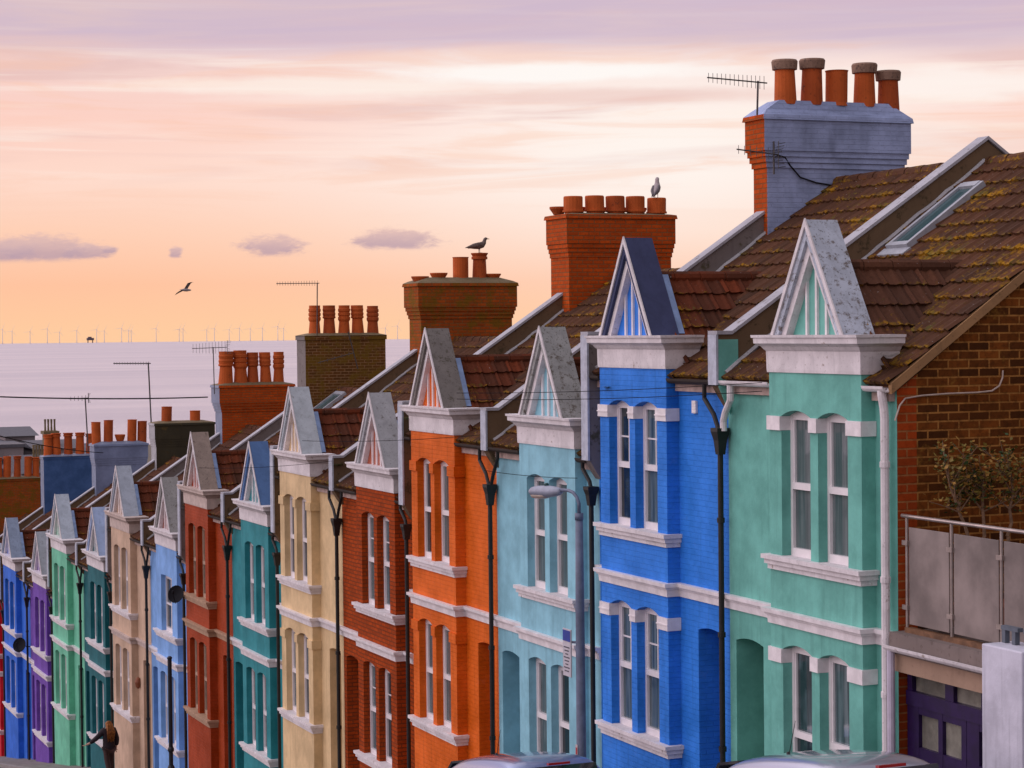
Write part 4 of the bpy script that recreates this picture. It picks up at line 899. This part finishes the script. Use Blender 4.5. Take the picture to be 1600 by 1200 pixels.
# ---------------------------------------------------------------- parked cars
def car(loc, paint, glassc, L_, Wd, H, lab):
    """local frame: x across (+x kerb side), y downhill = nose, z up"""
    t = thing('parked_car', lab, 'car', loc, 'cars parked along the kerb')
    t.rotation_euler = (-math.atan(.159), 0, 0)
    def build(mb, name, mat, parent=t, smooth=False):
        o = mb.build(name, mat, None, smooth=smooth); o.parent = parent; return o
    hw = Wd / 2
    # stations along the car: y, belt height, roof height, roof half width
    ST = [(0.0, .62, .70, .80), (.06, .86, 1.02, .88), (.10, .93, H - .30, .83), (.30, .95, H - .07, .76), (.75, .95, H - .005, .73), (1.5, .95, H, .72), (2.3, .94, H - .03, .71), (2.75, .94, H - .12, .70), (3.15, .95, 1.28, .74), (3.45, .95, 1.0, .84), (L_ - .25, .82, .86, .84), (L_ - .06, .62, .70, .80), (L_, .5, .55, .74)]
    body = MB(); rings = []
    for y, zb, zr, rw in ST:
        e = .90 if y in (0.0, L_) else 1.0
        r_ = [(-hw * .93 * e, y, .26), (-hw * e, y, .45), (-hw * e, y, zb * .8), (-hw * .985 * e, y, zb), (-hw * rw * 1.04, y, zr - (zr - zb) * .16), (-hw * rw * .93, y, zr - (zr - zb) * .04), (-hw * rw * .6, y, zr + .018), (0, y, zr + .028)]
        rings.append(r_ + [(-a, b, c) for a, b, c in r_[-2::-1]] + [(hw * .5, y, .22), (-hw * .5, y, .22)])
    body.loft(rings); o = build(body, 'body', paint, smooth=True)
    sb = o.modifiers.new('subsurf', 'SUBSURF'); sb.levels = 2; sb.render_levels = 2
    def pt(i, f, j0, j1, g, out=.012):
        a = Vector(rings[i][j0]).lerp(Vector(rings[i + 1][j0]), f); b = Vector(rings[i][j1]).lerp(Vector(rings[i + 1][j1]), f); p = a.lerp(b, g); p.x += math.copysign(out, p.x); return p
    for sgn in (-1, 1):
        for (i0, f0, i1, f1) in ((3, .3, 4, .85), (4, .95, 5, .9), (6, .02, 7, .75)):
            w = MB(); idx = ((i0, f0), (i1, f1)) if i1 == i0 else ((i0, f0), (i1, 0.0), (i1, f1))
            lo = [pt(i, f, 3, 4, .10) for i, f in idx]; hi = [pt(i, f, 3, 4, .93) for i, f in idx]
            if sgn > 0:
                for q in lo + hi: q.x = -q.x
            lo2 = [q + Vector((sgn * .012, 0, 0)) for q in lo]; hi2 = [q + Vector((sgn * .012, 0, 0)) for q in hi]
            n = len(lo)
            for k in range(n - 1): w.quad(lo2[k], lo2[k + 1], hi2[k + 1], hi2[k])
            loop = lo2 + hi2[::-1]; inn = lo + hi[::-1]
            for k in range(len(loop)): w.quad(loop[k], loop[(k + 1) % len(loop)], inn[(k + 1) % len(loop)], inn[k])
            build(w, 'side_window', glassc)
        hl = MB(); hl.box((sgn * hw * .82 - .13, L_ - .16, .60), (sgn * hw * .82 + .13, L_ - .02, .74)); build(hl, 'headlight', simple('lamp_lens', (.6, .6, .6), .1))
        tl = MB(); tl.box((sgn * hw * .86 - .08, -.01, .72), (sgn * hw * .86 + .08, .10, 1.02)); build(tl, 'tail_light', simple('red_lens', (.35, .01, .01), .2))
        for y in (.78, L_ - .82):
            w = MB(); prof = [(.2, -.1), (.30, -.11), (.325, -.07), (.325, .07), (.30, .11), (.2, .1)]
            rings_ = [[(sgn * (hw - .10) + dx, y + math.cos(a) * r_, .325 + math.sin(a) * r_) for a in (2 * math.pi * k / 24 for k in range(24))] for r_, dx in prof]
            w.loft(rings_); wh = build(w, 'wheel', simple('tyre', (.015, .015, .015), .8), smooth=True)
            rm = MB(); rm.loft([[(sgn * (hw - .10) + dx, y + math.cos(a) * r_, .325 + math.sin(a) * r_) for a in (2 * math.pi * k / 20 for k in range(20))] for r_, dx in ((.2, -.10), (.2, .1 * sgn * sgn), (.05, .112))]); build(rm, 'rim', simple('rim_alloy', (.5, .5, .52), .3, metal=.8), wh)
    rw_ = MB(); a, b = .07, .22; zl, zh = 1.02, H - .13
    rw_.loft([[(-hw * .74, .085, zl), (hw * .74, .085, zl), (hw * .66, .20, zh), (-hw * .66, .20, zh)], [(-hw * .74, .035, zl), (hw * .74, .035, zl), (hw * .66, .15, zh), (-hw * .66, .15, zh)]]); build(rw_, 'rear_window', glassc)
    bl = MB(); bl.box((-.16, .10, H - .115), (.16, .17, H - .085)); build(bl, 'brake_light', simple('red_lens', (.35, .01, .01), .2))
    ws = MB(); ws.loft([[(-hw * .72, 3.30, 1.06), (hw * .72, 3.30, 1.06), (hw * .63, 2.80, H - .12), (-hw * .63, 2.80, H - .12)], [(-hw * .72, 3.36, 1.09), (hw * .72, 3.36, 1.09), (hw * .63, 2.84, H - .09), (-hw * .63, 2.84, H - .09)]]); build(ws, 'windscreen', glassc)
    an = MB(); an.tube([(-.25, 1.75, H - .01), (-.25, 1.55, H + .36)], [.006, .003], 5); an.lathe((-.25, 1.76, H - .01), [(.025, 0), (.02, .03), (.008, .04)], 8); build(an, 'roof_aerial', BLACK)
    np_ = MB(); np_.box((-.26, -.03, .62), (.26, -.005, .73)); build(np_, 'number_plate', simple('plate_yellow', (.6, .45, .05), .4))
def carpaint(name, rgb):
    m, t, b = newmat(name); b.inputs['Base Color'].default_value = rgb + (1,); b.inputs['Metallic'].default_value = .8; b.inputs['Roughness'].default_value = .33
    b.inputs['Coat Weight'].default_value = 1.0; b.inputs['Coat Roughness'].default_value = .05; MATS[name] = m; return m
CG = simple('car_glass', (.012, .014, .02), .05, var=.1, spec=.8)
car((11.86, 17.95, gz(17.95) - .04), carpaint('silver_blue_car_paint', (.42, .44, .54)), CG, 4.2, 1.74, 1.78, 'silver blue tall car nearest the camera below the turquoise house')
car((11.80, 26.15, gz(26.15) - .04), carpaint('mid_blue_car_paint', (.22, .28, .48)), CG, 4.2, 1.72, 1.60, 'blue parked car with rounded roof in front of the pale aqua house')
# ---------------------------------------------------------------- seagulls
GW = simple('gull_white', (.42, .36, .36), .7, var=.1); GG = simple('gull_grey', (.16, .14, .15), .7, var=.2); GB = simple('gull_brown', (.15, .11, .095), .7, var=.4, vs=30); BEAK = simple('beak', (.45, .25, .04), .5)
def gull(loc, rz, body, wing, lab, upright=.0):
    t = thing('seagull', lab, 'seagull', loc, 'seagulls standing on the chimney pots'); t.rotation_euler = (0, 0, rz)
    def B(mb, n, m, par=t): o = mb.build(n, m, None, smooth=True); o.parent = par; return o
    ca, sa = math.cos(upright), math.sin(upright)
    R_ = lambda x, z: (x * ca - (z - .16) * sa, 0, .16 + x * sa + (z - .16) * ca)
    b = MB()
    b.tube([R_(-.30, .15), R_(-.24, .155), R_(-.14, .165), R_(-.02, .17), R_(.08, .19), R_(.135, .235), R_(.155, .285), R_(.175, .315), R_(.20, .325), R_(.225, .318), R_(.238, .312)],
           [(.012, .012), (.03, .022), (.062, .055), (.085, .08), (.08, .078), (.055, .055), (.042, .042), (.043, .042), (.038, .036), (.022, .022), (.008, .008)], 12)
    for s_ in (-1, 1):
        b.tube([(0.0, s_ * .03, .12), (.0, s_ * .03, .06), (.0, s_ * .03, .008)], [.012, .007, .006], 6)
        b.tube([(-.01, s_ * .03, .006), (.06, s_ * (.03 + .02), .004)], [.006, .004], 4); b.tube([(-.01, s_ * .03, .006), (.06, s_ * (.03 - .02), .004)], [.006, .004], 4)
    B(b, 'body', body)
    k = MB(); k.tube([R_(.225, .316), R_(.27, .310), R_(.285, .298)], [.013, .009, .003], 6); B(k, 'beak', BEAK)
    for s_ in (-1, 1):
        w = MB(); pts = [R_(.09, .20), R_(.02, .20), R_(-.12, .19), R_(-.26, .175), R_(-.36, .165)]
        w.tube([Vector(p) + Vector((0, s_ * (.055 if q < 3 else .02), 0)) for q, p in enumerate(pts)], [(.012, .03), (.035, .062), (.034, .055), (.02, .028), (.004, .006)], 10); B(w, 'wing', wing)
        e = MB(); p = Vector(R_(.205, .330)) + Vector((0, s_ * .033, 0)); e.lathe(p, [(.002, -.006), (.007, 0), (.002, .006)], 6); B(e, 'eye', BLACK)
gull((19.54, 38.74, 2.637), math.radians(50), GW, GG, 'grey and white seagull on the right end pot of the red brick chimney', .48)
gull((19.27, 47.70, 1.852), math.radians(0), GB, GB, 'brown speckled seagull on the tallest pot of the mossy round topped chimney', .12)
def flying():
    c = Vector((25.2, 100.0, 2.05)); t = thing('flying_seagull', 'seagull flying over the sea with wings spread', 'seagull', c)
    rgt = Vector((.92, -.39, 0)); ax = (rgt * .75 + Vector((.39, .92, 0)) * .65 + Vector((0, 0, -.02))).normalized()
    b = MB(); b.tube([c + ax * q for q in (-.30, -.2, -.08, .08, .2, .27, .33)], [(.045, .01), (.045, .03), (.075, .07), (.075, .075), (.05, .05), (.042, .042), (.01, .01)], 12); b.build('body', GW, t, smooth=True)
    for el_, tip in ((.05, rgt * -.50 + Vector((0, 0, -.24))), (.16, rgt * .42 + Vector((0, 0, .36)))):
        w = MB(); P0 = c + Vector((0, 0, .03)); P1 = c + tip * .45 + Vector((0, 0, el_)); P2 = c + tip * .75 + Vector((0, 0, el_ * .6)); P3 = c + tip; f = ax
        w.loft([[p + f * a_ * ch, p + Vector((0, 0, .014)) * ch * 6, p - f * ch * .9, p - Vector((0, 0, .008)) * ch * 6] for p, ch, a_ in ((P0, .10, 1), (P1, .10, 1), (P2, .07, .7), (P3, .012, .5))]); w.build('wing', GG, t)
flying()
# ---------------------------------------------------------------- walking woman
def skin(name, verts, edges, radii, mat, parent, sub=2, root_i=0):
    me = bpy.data.meshes.new(name); bm = bmesh.new(); ly = bm.verts.layers.skin.verify()
    vs = [bm.verts.new(v) for v in verts]
    for v, r in zip(vs, radii): v[ly].radius = r if isinstance(r, tuple) else (r, r)
    vs[root_i][ly].use_root = True
    for a, b in edges: bm.edges.new((vs[a], vs[b]))
    bm.to_mesh(me); bm.free(); me.materials.append(mat)
    o = bpy.data.objects.new(name, me); COL.objects.link(o); o.parent = parent
    m = o.modifiers.new('skin', 'SKIN'); m.use_smooth_shade = True
    s_ = o.modifiers.new('subsurf', 'SUBSURF'); s_.levels = sub; s_.render_levels = sub
    return o
def woman():
    x, y = 13.35, 63.0; g = gz(y)
    t = thing('person', 'woman in a dark coat with long auburn hair walking away downhill', 'person', (x, y, g)); t.rotation_euler = (0, 0, math.radians(12))
    SK = simple('skin_tone', (.50, .28, .20), .6, var=.05)
    # local: y forward (downhill), x to the right; height 1.68
    v = [(0, 0, .92), (0, 0, 1.10), (0, .01, 1.30), (0, .02, 1.42), (0, .03, 1.50), (0, .05, 1.57), (0, .055, 1.635),
         (.095, 0, .86), (.10, .10, .48), (.10, .06, .09), (.10, .17, .03), (-.095, 0, .86), (-.10, -.06, .48), (-.10, -.22, .12), (-.10, -.13, .03),
         (.17, .02, 1.38), (.24, -.03, 1.12), (.25, .04, .90), (.25, .06, .82), (-.17, .02, 1.38), (-.34, .10, 1.18), (-.52, .24, 1.02), (-.58, .30, .98)]
    e = [(0, 1), (1, 2), (2, 3), (3, 4), (4, 5), (5, 6), (0, 7), (7, 8), (8, 9), (9, 10), (0, 11), (11, 12), (12, 13), (13, 14), (3, 15), (15, 16), (16, 17), (17, 18), (3, 19), (19, 20), (20, 21), (21, 22)]
    r = [(.15, .11), (.125, .095), (.145, .10), (.12, .08), .05, (.075, .085), (.07, .085), .085, .058, .042, (.045, .03), .085, .058, .042, (.045, .03), .055, .042, .032, .035, .055, .042, .032, .035]
    skin('body', v, e, r, SK, t)
    for s_, wrist, dr in ((1, Vector((.25, .06, .82)), Vector((.0, .15, -1)).normalized()), (-1, Vector((-.58, .30, .98)), Vector((-.75, .55, -.4)).normalized())):
        sdv = dr.cross(Vector((1, 0, 0) if s_ > 0 else (0, 0, 1))).normalized(); up = sdv.cross(dr)
        for k in range(5):
            off = sdv * (.028 - .019 * k) if k < 4 else sdv * .04; ln = (.075, .085, .08, .062, .055)[k]; d2 = dr if k < 4 else (dr * .7 + sdv * .7).normalized()
            b0 = wrist + off * .8 + dr * (.045 if k < 4 else .0); f = MB(); f.tube([b0 - dr * .03, b0 + d2 * ln * .4, b0 + d2 * ln * .75 + up * .012, b0 + d2 * ln + up * .028], [.010, .0095, .009, .007], 6)
            o = f.build('finger', SK, None, smooth=True); o.parent = t
    CT = simple('black_coat', (.016, .008, .012), .8, var=.3)
    v = [(0, -.005, 1.06), (0, 0, 1.25), (0, .01, 1.38), (0, 0, .78), (.17, .02, 1.385), (.25, -.03, 1.12), (.258, .035, .90), (-.17, .02, 1.385), (-.34, .10, 1.18), (-.51, .232, 1.025), (0, .02, 1.46)]
    e = [(0, 1), (1, 2), (0, 3), (2, 4), (4, 5), (5, 6), (2, 7), (7, 8), (8, 9), (2, 10)]
    skin('coat', v, e, [(.20, .15), (.215, .16), (.19, .14), (.25, .19), .10, .08, .065, .10, .08, .06, .085], CT, t)
    v = [(0, 0, .84), (.095, 0, .80), (.10, .10, .48), (.10, .06, .12), (-.095, 0, .80), (-.10, -.06, .48), (-.10, -.20, .16)]
    skin('trousers', v, [(0, 1), (1, 2), (2, 3), (0, 4), (4, 5), (5, 6)], [(.16, .12), .105, .075, .06, .105, .075, .06], simple('dark_trousers', (.05, .022, .02), .8), t)
    for q in ((.10, .06), (-.10, -.2)):
        f = MB(); z = .03 if q[0] > 0 else .06; f.tube([(q[0], q[1] - .07, z + .02), (q[0], q[1], z + .03), (q[0], q[1] + .1, z + .005), (q[0], q[1] + .16, z)], [(.035, .035), (.05, .05), (.048, .03), (.02, .015)], 8); o = f.build('shoe', BLACK, None, smooth=True); o.parent = t
    HR = simple('auburn_hair', (.30, .105, .018), .55, var=.5, vs=22)
    v = [(0, .045, 1.655), (0, .01, 1.60), (0, -.055, 1.50), (0, -.10, 1.36), (0, -.115, 1.22), (0, -.115, 1.12)]
    skin('hair', v, [(k, k + 1) for k in range(5)], [(.088, .098), (.108, .10), (.115, .075), (.125, .055), (.10, .04), (.05, .02)], HR, t, root_i=2)
    hl = MB(); rnd = random.Random(4)
    for k in range(60):
        a = rnd.uniform(-.11, .11); p0 = Vector((a * .7, -.06 - .04 * rnd.random(), 1.60)); p1 = Vector((a * 1.15, -.15 - .03 * rnd.random(), 1.36)); p2 = Vector((a * .9 + rnd.uniform(-.03, .03), -.155 - .02 * rnd.random(), 1.10 + rnd.uniform(-.05, .08))); hl.tube([p0, p1, p2], [.006, .009, .003], 4)
    o = hl.build('hair_strand', HR, None, smooth=True); o.parent = t
    nf = MB(); nf.tube([(0, .135, 1.61), (0, .155, 1.585), (0, .135, 1.575)], [.008, .016, .01], 6); o = nf.build('nose', SK, None, smooth=True); o.parent = t
    for s_ in (-1, 1): q = MB(); q.lathe((s_ * .03, .132, 1.625), [(.002, -.008), (.011, 0), (.002, .008)], 8); o = q.build('eye', BLACK, None); o.parent = t
woman()
# ---------------------------------------------------------------- wind farm on the horizon
def wind_farm():
    WM = simple('turbine_white', (.78, .72, .70), .5, var=.05)
    D0 = 13000.0
    first = None
    for n, (xp, hp) in enumerate([(5, 22), (20, 19), (48, 18), (75, 22), (94, 17), (121, 19), (152, 20), (164, 18), (191, 22), (202, 19), (206, 18), (245, 21), (281, 19), (287, 20), (324, 18), (336, 20), (359, 18), (375, 20), (392, 19), (411, 20), (435, 22), (444, 19), (-14, 20), (-40, 18), (545, 18), (603, 18), (622, 21)]):
        a = math.atan((xp - 800) / F) + TH; s = hp / 21.0; d = D0
        p = (d * math.sin(a), d * math.cos(a), -55.0)
        if first is None:
            t = MB(); H = 82
            t.tube([(0, 0, -2), (0, 0, H)], [2.3, 1.5], 8); t.tube([(0, 5, H + 1.5), (0, -6, H + 1.5)], 2.6, 6); t.box((-3, -3, 0), (3, 3, 8))
            for k in range(3):
                an = .4 + k * 2.094; dv = Vector((math.sin(an), 0, math.cos(an))); c = Vector((0, -7.5, H + 1.5)); t.tube([c, c + dv * 10, c + dv * 42], [.7, .9, .25], 5)
            first = t.build('wind_turbine', WM); o = first
        else:
            o = first.copy(); COL.objects.link(o)
        o.location = p; o.scale = (1, 1, s); o.rotation_euler = (0, 0, -a)
        tag(o, 'slender pale wind turbine in the row standing at sea on the far horizon', 'wind turbine', 'wind turbines on the sea horizon')
    a = math.atan((142 - 800) / F) + TH; c = Vector((D0 * math.sin(a), D0 * math.cos(a), -55))
    t = MB()
    for sx in (-1, 1): t.box((c.x + sx * 14 - 2, c.y - 5, c.z - 2), (c.x + sx * 14 + 2, c.y + 5, c.z + 16))
    t.box((c.x - 20, c.y - 12, c.z + 16), (c.x + 20, c.y + 12, c.z + 30)); t.box((c.x - 12, c.y - 12, c.z + 30), (c.x + 6, c.y + 12, c.z + 37))
    tag(t.build('offshore_platform', simple('platform_grey', (.10, .08, .10), .7), None, origin=c), 'small dark platform on legs among the wind turbines', 'platform')
wind_farm()
# ---------------------------------------------------------------- distant roofs below the street
def block(x0, x1, y, ztop, dep, lab, chim=None, roof=None):
    zg = gz(y) - 3
    t = thing('distant_building', lab, 'building', ((x0 + x1) / 2, y, zg))
    WL = mottled('distant_render', (.26, .23, .24), (.13, .11, .11), .35, .6)
    w = MB(); w.box((x0, y, zg), (x1, y + dep, ztop)); w.build('wall', WL, t)
    if roof:
        r = MB(); r.prism([(x0 - .3, y - .3, ztop), (x0 - .3, y + dep + .3, ztop), (x0 - .3, y + dep / 2, ztop + roof)], (x1 - x0 + .6, 0, 0)); r.build('roof', simple('slate_grey', (.10, .10, .12), .7), t)
    else:
        r = MB(); r.box((x0 - .15, y - .15, ztop), (x1 + .15, y + dep + .15, ztop + .25)); r.build('roof', simple('slate_grey', (.10, .10, .12), .7), t)
    n = int((x1 - x0) / 2.2)
    for k in range(n):
        for fl_ in range(2):
            q = MB(); xa = x0 + .7 + k * (x1 - x0 - .5) / n; q.box((xa, y - .05, ztop - 2.4 - fl_ * 3), (xa + .95, y - .01, ztop - .9 - fl_ * 3)); q.build('window', GLASS, t)
    if chim:
        cx, cw, ch_ = chim
        c = MB(); c.box((cx - cw / 2, y + 1, ztop - .5), (cx + cw / 2, y + 2.2, ztop + ch_)); c.box((cx - cw / 2 - .12, y + .88, ztop + ch_), (cx + cw / 2 + .12, y + 2.32, ztop + ch_ + .25)); cm = c.build('chimney', MORTAR, t)
        for k in range(4): q = MB(); q.lathe((cx - cw / 2 + cw * (k + .5) / 4, y + 1.6, ztop + ch_ + .24), [(.09, 0), (.07, .5), (.09, .95), (.05, .95)], 8); q.build('chimney_pot', MORTAR, cm)
block(27.2, 29.6, 170, -8.9, 9, 'grey distant building with a flat roof at the far left', None, None)
block(29.2, 31.6, 176, -8.3, 8, 'distant grey building with a raised roof box below the sea', None, .6)
block(30.6, 34.4, 170, -9.1, 9, 'distant building carrying a pale chimney with four thin pots', (32.0, 1.0, 1.1), .5)
block(34.0, 41.0, 182, -10.8, 9, 'low distant slate roofed row behind the blue chimneys', None, 1.2)
block(24, 27.3, 186, -9.6, 8, 'slate roofed building at the extreme left distance', None, 1.0)
block(26.0, 28.4, 150, -9.7, 7, 'low distant brown roofed house at the left edge below the grey buildings', (27.4, .8, .7), 1.1)
block(29.6, 33.2, 152, -10.3, 7, 'distant house with a slate roof just behind the dark blue chimney', None, .9)
